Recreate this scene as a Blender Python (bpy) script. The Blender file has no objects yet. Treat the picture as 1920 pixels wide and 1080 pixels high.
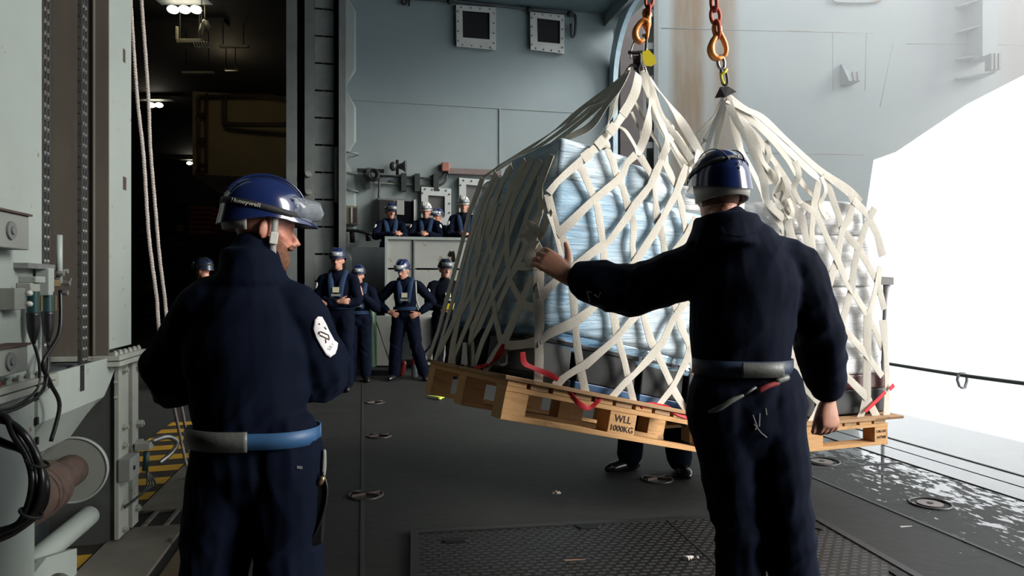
import bpy, bmesh, math, random
from mathutils import Vector, Matrix, noise
from mathutils.bvhtree import BVHTree

sc = bpy.context.scene
COL = sc.collection
F, CX, CY, CH = 1280.0, 960.0, 540.0, 1.38      # focal length in pixels, image centre, eye height

# ---------------------------------------------------------------- camera
cam_d = bpy.data.cameras.new('camera'); cam = bpy.data.objects.new('camera', cam_d); COL.objects.link(cam)
cam_d.sensor_width = 36; cam_d.lens = 24.0; cam_d.clip_end = 3000; cam_d.clip_start = .05
cam.location = (0, 0, CH); cam.rotation_euler = (math.pi / 2, 0, 0)
sc.camera = cam
# ---------------------------------------------------------------- world and exposure
sc.view_settings.view_transform = 'Standard'; sc.view_settings.look = 'None'
sc.view_settings.exposure = 0.18; sc.view_settings.gamma = 1.0
try: sc.view_settings.use_curve_mapping = False
except Exception: pass
w = bpy.data.worlds.new('overcast'); sc.world = w; w.use_nodes = True
bg = w.node_tree.nodes['Background']; bg.inputs[0].default_value = (.93, .97, 1, 1); bg.inputs[1].default_value = 2.1
sc.cycles.max_bounces = 6; sc.cycles.diffuse_bounces = 4; sc.cycles.glossy_bounces = 3; sc.cycles.transmission_bounces = 6
sun_d = bpy.data.lights.new('sun', 'SUN'); sun_d.energy = 5.0; sun_d.angle = math.radians(30); sun_d.color = (1, .97, .92)
sun = bpy.data.objects.new('sun', sun_d); COL.objects.link(sun)
sun.rotation_euler = Vector((3.0, -0.9, 1.3)).to_track_quat('Z', 'Y').to_euler()

# ---------------------------------------------------------------- helpers
WM = {}
YAW = math.atan2(280, 1280)                     # the ship's axes are turned this much from the camera's
RS = Matrix.Rotation(YAW, 4, 'Z')               # ship frame: x = outboard (b), y = aft (a)
def S(b, a, z=0.0): return RS @ Vector((b, a, z))
def P(px, py, Y): return Vector(((px - CX) / F * Y, Y, CH - (py - CY) / F * Y))
def G(px, py, z=0.0):
    Y = (CH - z) * F / (py - CY); return P(px, py, Y)
def V3(*a): return Vector(a)

class MB:
    def __init__(s, M=None): s.v = []; s.f = []; s.M = M or Matrix.Identity(4)
    def add(s, vs, fs):
        n = len(s.v); s.v += [s.M @ Vector(p) for p in vs]; s.f += [tuple(i + n for i in f) for f in fs]; return s
    def box(s, x0, x1, y0, y1, z0, z1, M=None):
        vs = [Vector((x, y, z)) for z in (z0, z1) for y in (y0, y1) for x in (x0, x1)]
        if M is not None: vs = [M @ p for p in vs]
        return s.add(vs, [(0, 2, 3, 1), (4, 5, 7, 6), (0, 1, 5, 4), (2, 6, 7, 3), (0, 4, 6, 2), (1, 3, 7, 5)])
    def hexa(s, c):                              # c: 8 corners, bottom 4 then top 4 (counter clockwise)
        return s.add(c, [(3, 2, 1, 0), (4, 5, 6, 7), (0, 1, 5, 4), (1, 2, 6, 5), (2, 3, 7, 6), (3, 0, 4, 7)])
    def loft(s, rings, cap=True):
        n = len(rings[0]); vs = [p for r in rings for p in r]; fs = []
        for i in range(len(rings) - 1):
            for j in range(n):
                a = i * n + j; b = i * n + (j + 1) % n; fs.append((a, b, b + n, a + n))
        if cap:
            vs.append(sum((Vector(p) for p in rings[0]), Vector()) / n); vs.append(sum((Vector(p) for p in rings[-1]), Vector()) / n)
            c0 = len(vs) - 2; m = (len(rings) - 1) * n
            for j in range(n):
                fs.append((c0, (j + 1) % n, j)); fs.append((c0 + 1, m + j, m + (j + 1) % n))
        return s.add(vs, fs)
    def tube(s, pts, r, n=10, side=None, smooth=0, cap=True, round_ends=False):
        pts = [Vector(p) for p in pts]
        rr = list(r) if isinstance(r, (list, tuple)) else [r] * len(pts)
        rr = [(q, q) if not isinstance(q, (list, tuple)) else q for q in rr]
        if smooth: pts, rr = spline(pts, rr, smooth)
        rings = []; up = None
        for i, p in enumerate(pts):
            d = (pts[min(i + 1, len(pts) - 1)] - pts[max(i - 1, 0)])
            if d.length < 1e-9: d = Vector((0, 0, 1))
            d.normalize()
            if side is not None: u = Vector(side)
            else: u = up if up is not None else (Vector((1, 0, 0)) if abs(d.x) < .8 else Vector((0, 1, 0)))
            u = (u - d * u.dot(d)); u.normalize(); up = u; w_ = d.cross(u)
            rings.append((p, d, u, w_, rr[i]))
        out = []
        def ring(p, u, w_, q, k=1): return [p + u * (math.cos(2 * math.pi * j / n) * q[0] * k) + w_ * (math.sin(2 * math.pi * j / n) * q[1] * k) for j in range(n)]
        if round_ends:
            p, d, u, w_, q = rings[0]; m = min(q)
            out += [ring(p - d * m * .95, u, w_, q, .3), ring(p - d * m * .7, u, w_, q, .72)]
        out += [ring(p, u, w_, q) for p, d, u, w_, q in rings]
        if round_ends:
            p, d, u, w_, q = rings[-1]; m = min(q)
            out += [ring(p + d * m * .7, u, w_, q, .72), ring(p + d * m * .95, u, w_, q, .3)]
        return s.loft(out, cap)
    def ell(s, c, r, M=None, nu=14, nv=9):
        vs = []; fs = []; c = Vector(c)
        R = M or Matrix.Identity(3)
        rings = []
        for i in range(1, nv):
            t = math.pi * i / nv
            rings.append([c + R @ Vector((r[0] * math.sin(t) * math.cos(2 * math.pi * j / nu), r[1] * math.sin(t) * math.sin(2 * math.pi * j / nu), -r[2] * math.cos(t))) for j in range(nu)])
        n = nu; vs = [p for q in rings for p in q]
        for i in range(len(rings) - 1):
            for j in range(n):
                a = i * n + j; b = i * n + (j + 1) % n; fs.append((a, b, b + n, a + n))
        vs.append(c + R @ Vector((0, 0, -r[2]))); vs.append(c + R @ Vector((0, 0, r[2]))); c0 = len(vs) - 2; m = (len(rings) - 1) * n
        for j in range(n):
            fs.append((c0, (j + 1) % n, j)); fs.append((c0 + 1, m + j, m + (j + 1) % n))
        return s.add(vs, fs)
    def cyl(s, a, b, r, n=16, r2=None): return s.tube([a, b], [r, r2 if r2 is not None else r], n)
    def torus(s, c, R, r, axis=(0, 0, 1), n=24, m=8, sx=1, arc=1.0):
        q = Vector(axis).to_track_quat('Z', 'Y'); c = Vector(c); k = int(n * arc)
        pts = [c + q @ Vector((math.cos(2 * math.pi * i / n) * R * sx, math.sin(2 * math.pi * i / n) * R, 0)) for i in range(k + 1)]
        return s.tube(pts, r, m, side=axis, cap=arc < 1)
    def prism(s, poly, z0, z1, M=None):          # poly: list of (x, y)
        n = len(poly); vs = [Vector((x, y, z0)) for x, y in poly] + [Vector((x, y, z1)) for x, y in poly]
        if M is not None: vs = [M @ p for p in vs]
        return s.add(vs, [tuple(range(n - 1, -1, -1)), tuple(range(n, 2 * n))] + [(i, (i + 1) % n, n + (i + 1) % n, n + i) for i in range(n)])
    def ribbon(s, pts, wd, nrm, th=.003, bulge=0.0, smooth=0):
        pts = [Vector(p) for p in pts]; nl = isinstance(nrm, list); wl = list(wd) if isinstance(wd, (list, tuple)) else [wd] * len(pts)
        ns = [Vector(q) for q in nrm] if nl else [Vector(nrm)] * len(pts)
        if smooth:
            p2, _ = spline(pts, [(x, x) for x in wl], smooth); w2 = [q[0] for q in _]
            if nl: ns2, _ = spline(ns, [(1, 1)] * len(ns), smooth)
            else: ns2 = [ns[0]] * len(p2)
            pts, wl, ns = p2, w2, ns2
        rings = []
        for i, p in enumerate(pts):
            d = (pts[min(i + 1, len(pts) - 1)] - pts[max(i - 1, 0)])
            if d.length < 1e-9: d = Vector((0, 0, 1))
            d.normalize()
            nn = ns[i] - d * ns[i].dot(d)
            if nn.length < 1e-6: nn = d.orthogonal()
            nn.normalize(); sd = d.cross(nn); w_ = wl[i] / 2
            rings.append([p - sd * w_ + nn * th, p + nn * (th + bulge), p + sd * w_ + nn * th, p + sd * w_ - nn * th, p - nn * th, p - sd * w_ - nn * th])
        return s.loft(rings)
    def mesh(s, name):
        m = bpy.data.meshes.new(name); m.from_pydata([tuple(p) for p in s.v], [], s.f); m.update(); return m
    def build(s, name, mat, parent=None, smooth=False, local=False, origin=None, bevel=0, auto=None):
        m = s.mesh(name)
        return put(m, name, mat, parent, smooth, local, origin, bevel, auto)

def put(m, name, mat, parent=None, smooth=False, local=False, origin=None, bevel=0, auto=None):
    bm = bmesh.new(); bm.from_mesh(m); bmesh.ops.recalc_face_normals(bm, faces=bm.faces); bm.to_mesh(m); bm.free()
    o = bpy.data.objects.new(name, m); COL.objects.link(o)
    if mat is not None:
        if not m.materials: m.materials.append(mat)
    if parent is not None:
        if not local: m.transform(WM[parent].inverted())
        o.parent = parent; WM[o] = WM[parent].copy()
    else:
        if origin is None:
            xs = [v.co for v in m.vertices]
            origin = Vector(((min(p.x for p in xs) + max(p.x for p in xs)) / 2, (min(p.y for p in xs) + max(p.y for p in xs)) / 2, min(p.z for p in xs)))
        mw = origin if isinstance(origin, Matrix) else Matrix.Translation(Vector(origin))
        m.transform(mw.inverted()); o.matrix_world = mw; WM[o] = mw.copy()
    if smooth:
        m.polygons.foreach_set('use_smooth', [True] * len(m.polygons))
        if auto: 
            for e in m.edges: pass
            try: m.set_sharp_from_angle(angle=math.radians(auto))
            except Exception: pass
    if bevel:
        b = o.modifiers.new('bevel', 'BEVEL'); b.width = bevel; b.segments = 2; b.limit_method = 'ANGLE'
    return o

def spline(pts, rr, k):
    op = []; orr = []; n = len(pts)
    for i in range(n - 1):
        p0 = pts[max(i - 1, 0)]; p1 = pts[i]; p2 = pts[i + 1]; p3 = pts[min(i + 2, n - 1)]
        for j in range(k):
            t = j / k
            op.append(.5 * ((2 * p1) + (p2 - p0) * t + (2 * p0 - 5 * p1 + 4 * p2 - p3) * t * t + (3 * p1 - p0 - 3 * p2 + p3) * t ** 3))
            tt = t * t * (3 - 2 * t) if True else t
            orr.append((rr[i][0] * (1 - tt) + rr[i + 1][0] * tt, rr[i][1] * (1 - tt) + rr[i + 1][1] * tt))
    op.append(pts[-1]); orr.append(rr[-1]); return op, orr

def remesh(mb, name, voxel, sm=4, fac=.5, disp=None):
    m = mb.mesh(name); o = bpy.data.objects.new(name, m); COL.objects.link(o)
    bm = bmesh.new(); bm.from_mesh(m); bmesh.ops.recalc_face_normals(bm, faces=bm.faces); bm.to_mesh(m); bm.free()
    r = o.modifiers.new('r', 'REMESH'); r.mode = 'VOXEL'; r.voxel_size = voxel; r.adaptivity = 0
    if sm: q = o.modifiers.new('s', 'SMOOTH'); q.iterations = sm; q.factor = fac
    dg = bpy.context.evaluated_depsgraph_get(); e = o.evaluated_get(dg)
    nm = bpy.data.meshes.new_from_object(e); nm.name = name
    bpy.data.objects.remove(o); bpy.data.meshes.remove(m)
    if disp:
        nn = [v.normal.copy() for v in nm.vertices]
        for v, q in zip(nm.vertices, nn): v.co += q * disp(v.co, q)
    nm.update(); return nm

def empty(name, loc, rz=0.0, label=None, cat=None, group=None, M=None):
    o = bpy.data.objects.new(name, None); COL.objects.link(o); o.empty_display_size = .1
    mw = M if M is not None else Matrix.Translation(Vector(loc)) @ Matrix.Rotation(rz, 4, 'Z')
    o.matrix_world = mw; WM[o] = mw.copy()
    if label: tag(o, label, cat, group)
    return o
def tag(o, label, cat, group=None, kind=None):
    o['label'] = label; o['category'] = cat
    if group: o['group'] = group
    if kind: o['kind'] = kind
    return o
def struct(o): o['kind'] = 'structure'; return o
def sbox(b0, b1, a0, a1, z0, z1, mb=None):
    mb = mb or MB(); return mb.box(b0, b1, a0, a1, z0, z1, RS)

# ---------------------------------------------------------------- materials
def nt(name):
    m = bpy.data.materials.new(name); m.use_nodes = True; t = m.node_tree
    return m, t, t.nodes['Principled BSDF']
def node(t, ty, **k):
    n = t.nodes.new(ty)
    for a, b in k.items():
        if a.startswith('i_'): n.inputs[a[2:]].default_value = b
        else: setattr(n, a, b)
    return n
def ramp(t, src, stops, interp='LINEAR'):
    r = t.nodes.new('ShaderNodeValToRGB'); r.color_ramp.interpolation = interp
    e = r.color_ramp.elements
    while len(e) < len(stops): e.new(.5)
    for q, (p, c) in zip(e, stops): q.position = p; q.color = (*c, 1) if len(c) == 3 else c
    t.links.new(src, r.inputs[0]); return r
def mixc(t, fac, a, b, mode='MIX'):
    m = t.nodes.new('ShaderNodeMix'); m.data_type = 'RGBA'; m.blend_type = mode
    for i, x in ((0, fac), (6, a), (7, b)):
        if hasattr(x, 'is_output') or isinstance(x, bpy.types.NodeSocket): t.links.new(x, m.inputs[i])
        else: m.inputs[i].default_value = x if i == 0 else (*x, 1)
    return m.outputs[2]
def coords(t, scale=(1, 1, 1), kind='Object', rot=(0, 0, 0), loc=(0, 0, 0)):
    c = t.nodes.new('ShaderNodeTexCoord'); mp = t.nodes.new('ShaderNodeMapping'); mp.inputs['Scale'].default_value = scale
    mp.inputs['Rotation'].default_value = rot; mp.inputs['Location'].default_value = loc
    t.links.new(c.outputs[kind], mp.inputs[0]); return mp.outputs[0]
def nz(t, vec, scale, detail=4, rough=.55, dist=0):
    n = node(t, 'ShaderNodeTexNoise', i_Scale=scale, i_Detail=detail, i_Roughness=rough, i_Distortion=dist); t.links.new(vec, n.inputs[0]); return n.outputs[0]
def bump(t, b, h, strength, dist=.01):
    n = node(t, 'ShaderNodeBump', i_Strength=strength, i_Distance=dist); t.links.new(h, n.inputs['Height']); t.links.new(n.outputs[0], b.inputs['Normal']); return n
def M_(name, col, rough=.6, metal=0, var=.12, vs=4, stain=None, stain_amt=.0, stain_s=3, bmp=0, bs=60, coat=0, spec=.5, stretch=(1, 1, 1), sheen=0):
    m, t, b = nt(name)
    v = coords(t, stretch); n1 = nz(t, v, vs, 5)
    c1 = tuple(x * (1 - var) for x in col); c2 = tuple(min(1, x * (1 + var)) for x in col)
    c = ramp(t, n1, [(.3, c1), (.7, c2)]).outputs[0]
    if stain:
        n2 = nz(t, v, stain_s, 8, .7); r = ramp(t, n2, [(.62 - stain_amt * .3, (0, 0, 0)), (.66 - stain_amt * .25, (1, 1, 1))])
        c = mixc(t, r.outputs[0], c, stain)
    t.links.new(c, b.inputs['Base Color'])
    b.inputs['Roughness'].default_value = rough; b.inputs['Metallic'].default_value = metal
    b.inputs['Coat Weight'].default_value = coat; b.inputs['Specular IOR Level'].default_value = spec
    if sheen: b.inputs['Sheen Weight'].default_value = sheen; b.inputs['Sheen Tint'].default_value = (.35, .5, 1, 1)
    if bmp: bump(t, b, nz(t, v, bs, 6, .6), bmp)
    return m
def emis(name, col, s):
    m, t, b = nt(name); b.inputs['Base Color'].default_value = (*col, 1); b.inputs['Emission Color'].default_value = (*col, 1); b.inputs['Emission Strength'].default_value = s; return m
MT = {}
MT['grey_paint'] = M_('light_grey_paint', (.28, .315, .29), .45, var=.05, stain=(.16, .09, .05), stain_amt=-.08, stain_s=14, bmp=.1, bs=8)
MT['grey_dirty'] = M_('dirty_grey_paint', (.27, .285, .25), .5, var=.15, stain=(.12, .07, .04), stain_amt=.02, stain_s=9, bmp=.15, bs=10)
MT['box_grey'] = M_('junction_box_grey', (.20, .21, .19), .45, var=.06)
MT['dark_steel'] = M_('dark_steel', (.075, .075, .07), .4, metal=.4, var=.25, vs=12)
MT['dark_paint'] = M_('dark_blue_grey_paint', (.045, .055, .06), .6, var=.1)
MT['mid_paint'] = M_('mid_grey_paint', (.13, .14, .135), .55, var=.1)
MT['rust_brown'] = M_('rusty_brown_web', (.085, .072, .056), .7, var=.25, vs=3, stain=(.10, .085, .07), stain_amt=0, stain_s=4, stretch=(1, 1, .35))
MT['drum_rust'] = M_('rusty_drum', (.06, .036, .027), .75, var=.3, vs=20, stain=(.12, .08, .06), stain_amt=.02, stain_s=30, bmp=.4, bs=60)
MT['rubber'] = M_('black_rubber', (.008, .008, .009), .35, var=.1)
MT['teal'] = M_('teal_plastic', (.01, .045, .045), .4)
MT['brass'] = M_('brass', (.35, .26, .13), .35, metal=.8)
MT['steel'] = M_('bare_steel', (.35, .35, .34), .35, metal=.8, var=.2, vs=20)
MT['white_knob'] = M_('white_knob', (.6, .6, .56), .4)
MT['rope'] = M_('fibre_rope', (.40, .35, .32), .9, var=.2, vs=60)
MT['black'] = M_('black_paint', (.006, .006, .007), .6)
MT['black_gloss'] = M_('dark_glass', (.006, .006, .008), .12)
MT['interior'] = M_('interior_shade_black', (.007, .0065, .006), .8)  # near-black: darkness of the unlit hangar put into the colour
# ================================================================ THE SETTING
def deck_material():
    m, t, b = nt('nonskid_deck')
    v = coords(t); c = t.nodes.new('ShaderNodeTexCoord'); sep = t.nodes.new('ShaderNodeSeparateXYZ'); t.links.new(c.outputs['Object'], sep.inputs[0])
    n1 = nz(t, v, .7, 6, .6); n2 = nz(t, v, 9, 6, .7)
    base = ramp(t, n1, [(.3, (.024, .025, .0235)), (.7, (.038, .040, .037))]).outputs[0]
    sc_ = ramp(t, nz(t, coords(t, (1, 6, 1), rot=(0, 0, .3)), 3, 8, .75), [(.52, (0, 0, 0)), (.66, (1, 1, 1))]).outputs[0]
    base = mixc(t, sc_, base, (.02, .02, .02))
    # standing water lies along the opening's edge, in drops further in
    mr = node(t, 'ShaderNodeMapRange'); mr.inputs['From Min'].default_value = 2.3; mr.inputs['From Max'].default_value = 4.35
    t.links.new(sep.outputs[0], mr.inputs[0])
    bl = nz(t, coords(t, (1, .45, 1)), 5.5, 4, .7)
    vor = nz(t, coords(t, (1.4, .55, 1)), 16, 4, .6)
    mx = node(t, 'ShaderNodeMath', operation='MAXIMUM'); t.links.new(bl, mx.inputs[0]); t.links.new(vor, mx.inputs[1])
    s1 = node(t, 'ShaderNodeMath', operation='MULTIPLY_ADD'); s1.inputs[1].default_value = .34; t.links.new(mr.outputs[0], s1.inputs[0]); t.links.new(mx.outputs[0], s1.inputs[2])
    wet = ramp(t, s1.outputs[0], [(.80, (0, 0, 0)), (.825, (1, 1, 1))]).outputs[0]
    t.links.new(base, b.inputs['Base Color'])
    rr = node(t, 'ShaderNodeMapRange'); t.links.new(wet, rr.inputs[0]); rr.inputs['To Min'].default_value = .62; rr.inputs['To Max'].default_value = .06
    t.links.new(rr.outputs[0], b.inputs['Roughness'])
    cw = node(t, 'ShaderNodeMath', operation='MULTIPLY'); t.links.new(wet, cw.inputs[0]); cw.inputs[1].default_value = 1.0
    t.links.new(cw.outputs[0], b.inputs['Coat Weight']); b.inputs['Coat Roughness'].default_value = .05; b.inputs['Coat IOR'].default_value = 1.9
    b.inputs['Specular IOR Level'].default_value = .3
    inv = node(t, 'ShaderNodeMath', operation='SUBTRACT'); inv.inputs[0].default_value = 1; t.links.new(wet, inv.inputs[1])
    mu = node(t, 'ShaderNodeMath', operation='MULTIPLY'); t.links.new(inv.outputs[0], mu.inputs[0]); t.links.new(n2, mu.inputs[1])
    bump(t, b, mu.outputs[0], .35, .01)
    return m
DECK = deck_material()
B_EDGE = 4.16; OPEN0 = -1.2
fl = MB().box(-18, B_EDGE, -6, 34, -.3, 0).mesh('floor'); fl.transform(RS)
floor = struct(put(fl, 'floor', DECK, origin=RS))
def bulk_material(name, top, bot, z0, z1, seams=()):
    m, t, b = nt(name)
    c = t.nodes.new('ShaderNodeTexCoord'); g = t.nodes.new('ShaderNodeSeparateXYZ'); t.links.new(c.outputs['Object'], g.inputs[0])
    mr = node(t, 'ShaderNodeMapRange'); mr.inputs['From Min'].default_value = z0; mr.inputs['From Max'].default_value = z1; t.links.new(g.outputs[2], mr.inputs[0])
    base = mixc(t, mr.outputs[0], bot, top)
    n = nz(t, coords(t), .8, 6, .6)
    base = mixc(t, n, base, tuple(x * .86 for x in top)); 
    st = ramp(t, nz(t, coords(t, (6, 6, .5)), 2.5, 8, .7), [(.64, (0, 0, 0)), (.8, (.5, .5, .5))]).outputs[0]
    base = mixc(t, st, base, (.16, .13, .10))
    t.links.new(base, b.inputs['Base Color']); b.inputs['Roughness'].default_value = .5
    bump(t, b, nz(t, coords(t), 1.2, 3), .25, .04)
    return m
BULK = bulk_material('bulkhead_grey_paint', (.22, .275, .29), (.27, .30, .275), 3.5, 5.5)
# transverse bulkhead, its two raised plate seams
bk = MB().box(-.42, 5.05, 13.3, 13.6, 0, 7.0)
q = bk.mesh('wall_back'); q.transform(RS); struct(put(q, 'wall_back', BULK, origin=RS))
sm = sbox(-.3, 4.9, 13.285, 13.3, 4.94, 4.96); struct(sm.build('trim_1', BULK))
s2 = sbox(2.645, 2.675, 13.28, 13.3, 2.3, 4.94); struct(s2.build('trim_2', BULK))
# ceiling
struct(sbox(-18, 5.2, -6, 13.3, 7.0, 7.3).build('ceiling', M_('ceiling_paint', (.10, .15, .165), .6)))
struct(sbox(-18, 5.2, 13.3, 34, 7.0, 7.3).build('ceiling_aft', M_('ceiling_shade_black', (.003, .003, .003), .8)))  # same ceiling, its aft half in a near-black colour standing for shade
# dark hangar beyond, walls behind the camera
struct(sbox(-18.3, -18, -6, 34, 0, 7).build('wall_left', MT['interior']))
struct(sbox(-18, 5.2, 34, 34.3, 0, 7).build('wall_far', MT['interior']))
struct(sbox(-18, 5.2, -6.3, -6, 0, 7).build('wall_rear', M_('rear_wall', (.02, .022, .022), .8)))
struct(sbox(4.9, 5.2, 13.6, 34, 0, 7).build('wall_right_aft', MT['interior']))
struct(sbox(4.16, 5.2, -6, OPEN0, 0, 7).build('wall_right_forward', MT['mid_paint']))
struct(sbox(4.85, 5.2, OPEN0, 13.3, 6.75, 7).build('wall_right_lintel', BULK))
# folded door and jamb between the dark hangar and the bulkhead (pixels 540..640)
jm = MB()
for b0, b1, a0, a1 in ((-1.33, -1.16, 12.75, 13.0), (-1.02, -.86, 12.8, 13.1), (-.72, -.70, 13.0, 13.3), (-.42, -.30, 12.7, 13.3)):
    jm.box(b0, b1, a0, a1, 0, 7, RS)
struct(jm.build('trim_3', M_('door_jamb_paint', (.17, .185, .175), .5)))
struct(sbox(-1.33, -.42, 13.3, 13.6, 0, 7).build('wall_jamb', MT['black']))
dp = MB()
for i in range(14): dp.box(-.86, -.52, 12.98, 13.02, i * .5 + .02, i * .5 + .485, RS)
do = empty('folding_door', S(-.7, 13, 0), 0, 'grey folded hangar door leaf with horizontal ribs beside the bulkhead', 'door')
dp.build('door_panel', M_('door_panel_paint', (.27, .29, .275), .55), do)
MB().box(-.875, -.855, 12.9, 13.0, 0, 7, RS).build('door_edge', MT['mid_paint'], do)
MB().box(-.50, -.44, 12.84, 12.96, 2.95, 3.95, RS).build('door_handle', MT['grey_dirty'], do)
for zz in (3.1, 3.42): MB().cyl(S(-.95, 12.8, zz), S(-.95, 12.68, zz), .05).build('door_bolt', MT['grey_dirty'], do, smooth=True, auto=40)
# faceted light plate along the bulkhead's left edge (pixels 637..655)
for i, (z0, z1) in enumerate(((0.4, 2.1), (2.2, 3.75), (3.85, 5.1), (5.2, 6.9))):
    e = MB(); e.add([S(-.30, 13.28, z0), S(-.12, 13.28, z0 + .3), S(-.12, 13.28, z1 - .3), S(-.30, 13.28, z1), S(-.30, 13.2, z0), S(-.16, 13.22, z0 + .3), S(-.16, 13.22, z1 - .3), S(-.30, 13.2, z1)],
        [(0, 1, 2, 3), (7, 6, 5, 4), (0, 4, 5, 1), (1, 5, 6, 2), (2, 6, 7, 3), (3, 7, 4, 0)])
    struct(e.build('trim_%d' % (i + 10), BULK))
# ladder rungs on the bulkhead by the door
for i, py in enumerate((288, 326, 358)):
    p = P(661, py, 12.95)
    tag(MB().tube([p + V3(-.11, 0, .01), p + V3(-.11, -.12, .01), p + V3(.11, -.12, -.02), p + V3(.11, .02, -.02)], .014, 6).build('ladder_rung', MT['grey_paint'], smooth=True),
        ('uppermost', 'middle', 'lowest')[i] + ' of three pale foot rungs on the bulkhead beside the door', 'rung', 'foot rungs on the bulkhead')
# deck plate seams
for i, (b0, b1, a0, a1) in enumerate(((-.012, .012, 0, 13.2), (3.19, 3.215, 0, 13.2), (-1.2, 0, 7.9, 7.92), (3.2, 4.16, 4.6, 4.615), (1.9, 3.2, 4.62, 4.632))):
    struct(sbox(b0, b1, a0, a1, -.002, .005).build('trim_%d' % (20 + i), M_('deck_weld_%d' % i, (.035, .036, .034), .5)))
# the edge of the opening: gutter, sill plates
WETP = M_('wet_sill_plate', (.10, .105, .10), .16, var=.3, vs=6, coat=.6, bmp=.1, bs=12)
struct(sbox(B_EDGE, 4.20, OPEN0, 13.3, -.2, -.03).build('trim_30', MT['black']))
struct(sbox(4.20, 4.45, OPEN0, 13.3, -.2, .0).build('trim_31', WETP))
struct(sbox(4.45, 4.475, OPEN0, 13.3, -.2, -.02).build('trim_32', MT['black']))
struct(sbox(4.475, 4.72, OPEN0, 13.3, -.2, .0).build('trim_33', WETP))
struct(sbox(4.72, 4.74, OPEN0, 13.3, -.3, .006).build('trim_34', MT['mid_paint']))
struct(sbox(4.74, 5.9, OPEN0, 13.3, -.3, -.03).build('trim_35', WETP))
# curved frame of the opening's aft upper corner and the things behind it
fr = MB(); pts = []
bb = 5.0
for i in range(13):
    t_ = i / 12 * math.pi / 2; R = 1.4
    pts.append((13.2 - R + R * math.cos(t_), 5.5 + R * math.sin(t_)))
prof = [(13.2, 0.0), (13.2, 3.0)] + pts + [(9, 6.92), (6, 6.93)]
outer = [S(bb, a, z) for a, z in prof]
fr.ribbon(outer, .30, RS.to_3x3() @ V3(-1, 0, 0), .05)
struct(fr.build('trim_40', M_('frame_pale_blue', (.42, .55, .62), .45)))
# sponson structure seen through the opening
struct(MB().hexa([P(1163, 700, 15.6), P(1206, 700, 15.6), P(1206, 700, 16.2), P(1163, 700, 16.2), P(1163, -60, 15.6), P(1206, -60, 15.6), P(1206, -60, 16.2), P(1163, -60, 16.2)]).build('trim_41', M_('brown_grey_pillar', (.085, .07, .068), .6)))
lm = MB()
for x0, x1 in ((1206, 1212), (1226, 1234)): lm.hexa([P(x0, 700, 15.8), P(x1, 700, 15.8), P(x1, 700, 16.0), P(x0, 700, 16.0), P(x0, -60, 15.8), P(x1, -60, 15.8), P(x1, -60, 16.0), P(x0, -60, 16.0)])
for k in range(14): lm.hexa([P(1207, 30 + k * 62, 15.85), P(1233, 30 + k * 62, 15.85), P(1233, 30 + k * 62, 15.95), P(1207, 30 + k * 62, 15.95), P(1207, 18 + k * 62, 15.85), P(1233, 18 + k * 62, 15.85), P(1233, 18 + k * 62, 15.95), P(1207, 18 + k * 62, 15.95)])
struct(lm.build('trim_42', M_('slotted_post_paint', (.13, .14, .135), .5)))
struct(MB().hexa([P(1130, 700, 16.2), P(1240, 700, 16.2), P(1240, 700, 16.3), P(1130, 700, 16.3), P(1130, -60, 16.2), P(1240, -60, 16.2), P(1240, -60, 16.3), P(1130, -60, 16.3)]).build('wall_recess', MT['mid_paint']))
# outer hull wall with rust streaks
def hull_material():
    m, t, b = nt('hull_grey_with_rust')
    v = coords(t); c = t.nodes.new('ShaderNodeTexCoord'); g = t.nodes.new('ShaderNodeSeparateXYZ'); t.links.new(c.outputs['Object'], g.inputs[0])
    wob = nz(t, coords(t, (1, 1, .15)), 1.5, 5)
    ad = node(t, 'ShaderNodeMath', operation='MULTIPLY_ADD'); ad.inputs[1].default_value = .25; t.links.new(wob, ad.inputs[0]); t.links.new(g.outputs[0], ad.inputs[2])
    mr = node(t, 'ShaderNodeMapRange'); mr.inputs['From Min'].default_value = 0; mr.inputs['From Max'].default_value = 12; t.links.new(ad.outputs[0], mr.inputs[0])
    Z = (0, 0, 0); W = (1, 1, 1)
    r = ramp(t, mr.outputs[0], [(0, Z), (.032, Z), (.050, (.9,) * 3), (.095, W), (.108, (.35,) * 3), (.122, (.4,) * 3), (.132, (.9,) * 3), (.158, (.8,) * 3), (.178, Z), (.70, Z), (.745, (.55,) * 3), (.8, (.6,) * 3), (.85, Z)])
    n3 = nz(t, coords(t, (3, 3, .4)), 2, 6, .6)
    mu = node(t, 'ShaderNodeMath', operation='MULTIPLY'); t.links.new(r.outputs[0], mu.inputs[0])
    rr = ramp(t, n3, [(.2, (.55,) * 3), (.6, (1, 1, 1))]); t.links.new(rr.outputs[0], mu.inputs[1])
    base = ramp(t, nz(t, v, .5, 5), [(.3, (.17, .20, .205)), (.7, (.20, .23, .232))]).outputs[0]
    c2 = mixc(t, mu.outputs[0], base, (.10, .060, .022))
    t.links.new(c2, b.inputs['Base Color']); b.inputs['Roughness'].default_value = .5; return m
HULL = hull_material()
hw = Matrix.Translation(P(1232, 540, 16.0)) @ Matrix.Rotation(math.atan(.07), 4, 'Z')   # origin at the wall's left edge, eye level
def HP(px, py):                                   # point of the hull wall seen at a pixel
    o_, n_ = hw.translation, hw.to_3x3() @ V3(0, -1, 0); d = P(px, py, 1) - V3(0, 0, CH); k = (o_ - V3(0, 0, CH)).dot(n_) / d.dot(n_); return V3(0, 0, CH) + d * k
out = [HP(1232, 1100), HP(1560, 1100), HP(1590, 620), HP(1638, 300), HP(1680, 285), HP(1812, 196), HP(1925, 138), HP(2500, -180), HP(2500, -400), HP(1232, -400)]
loc = [hw.inverted() @ p for p in out]
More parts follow.
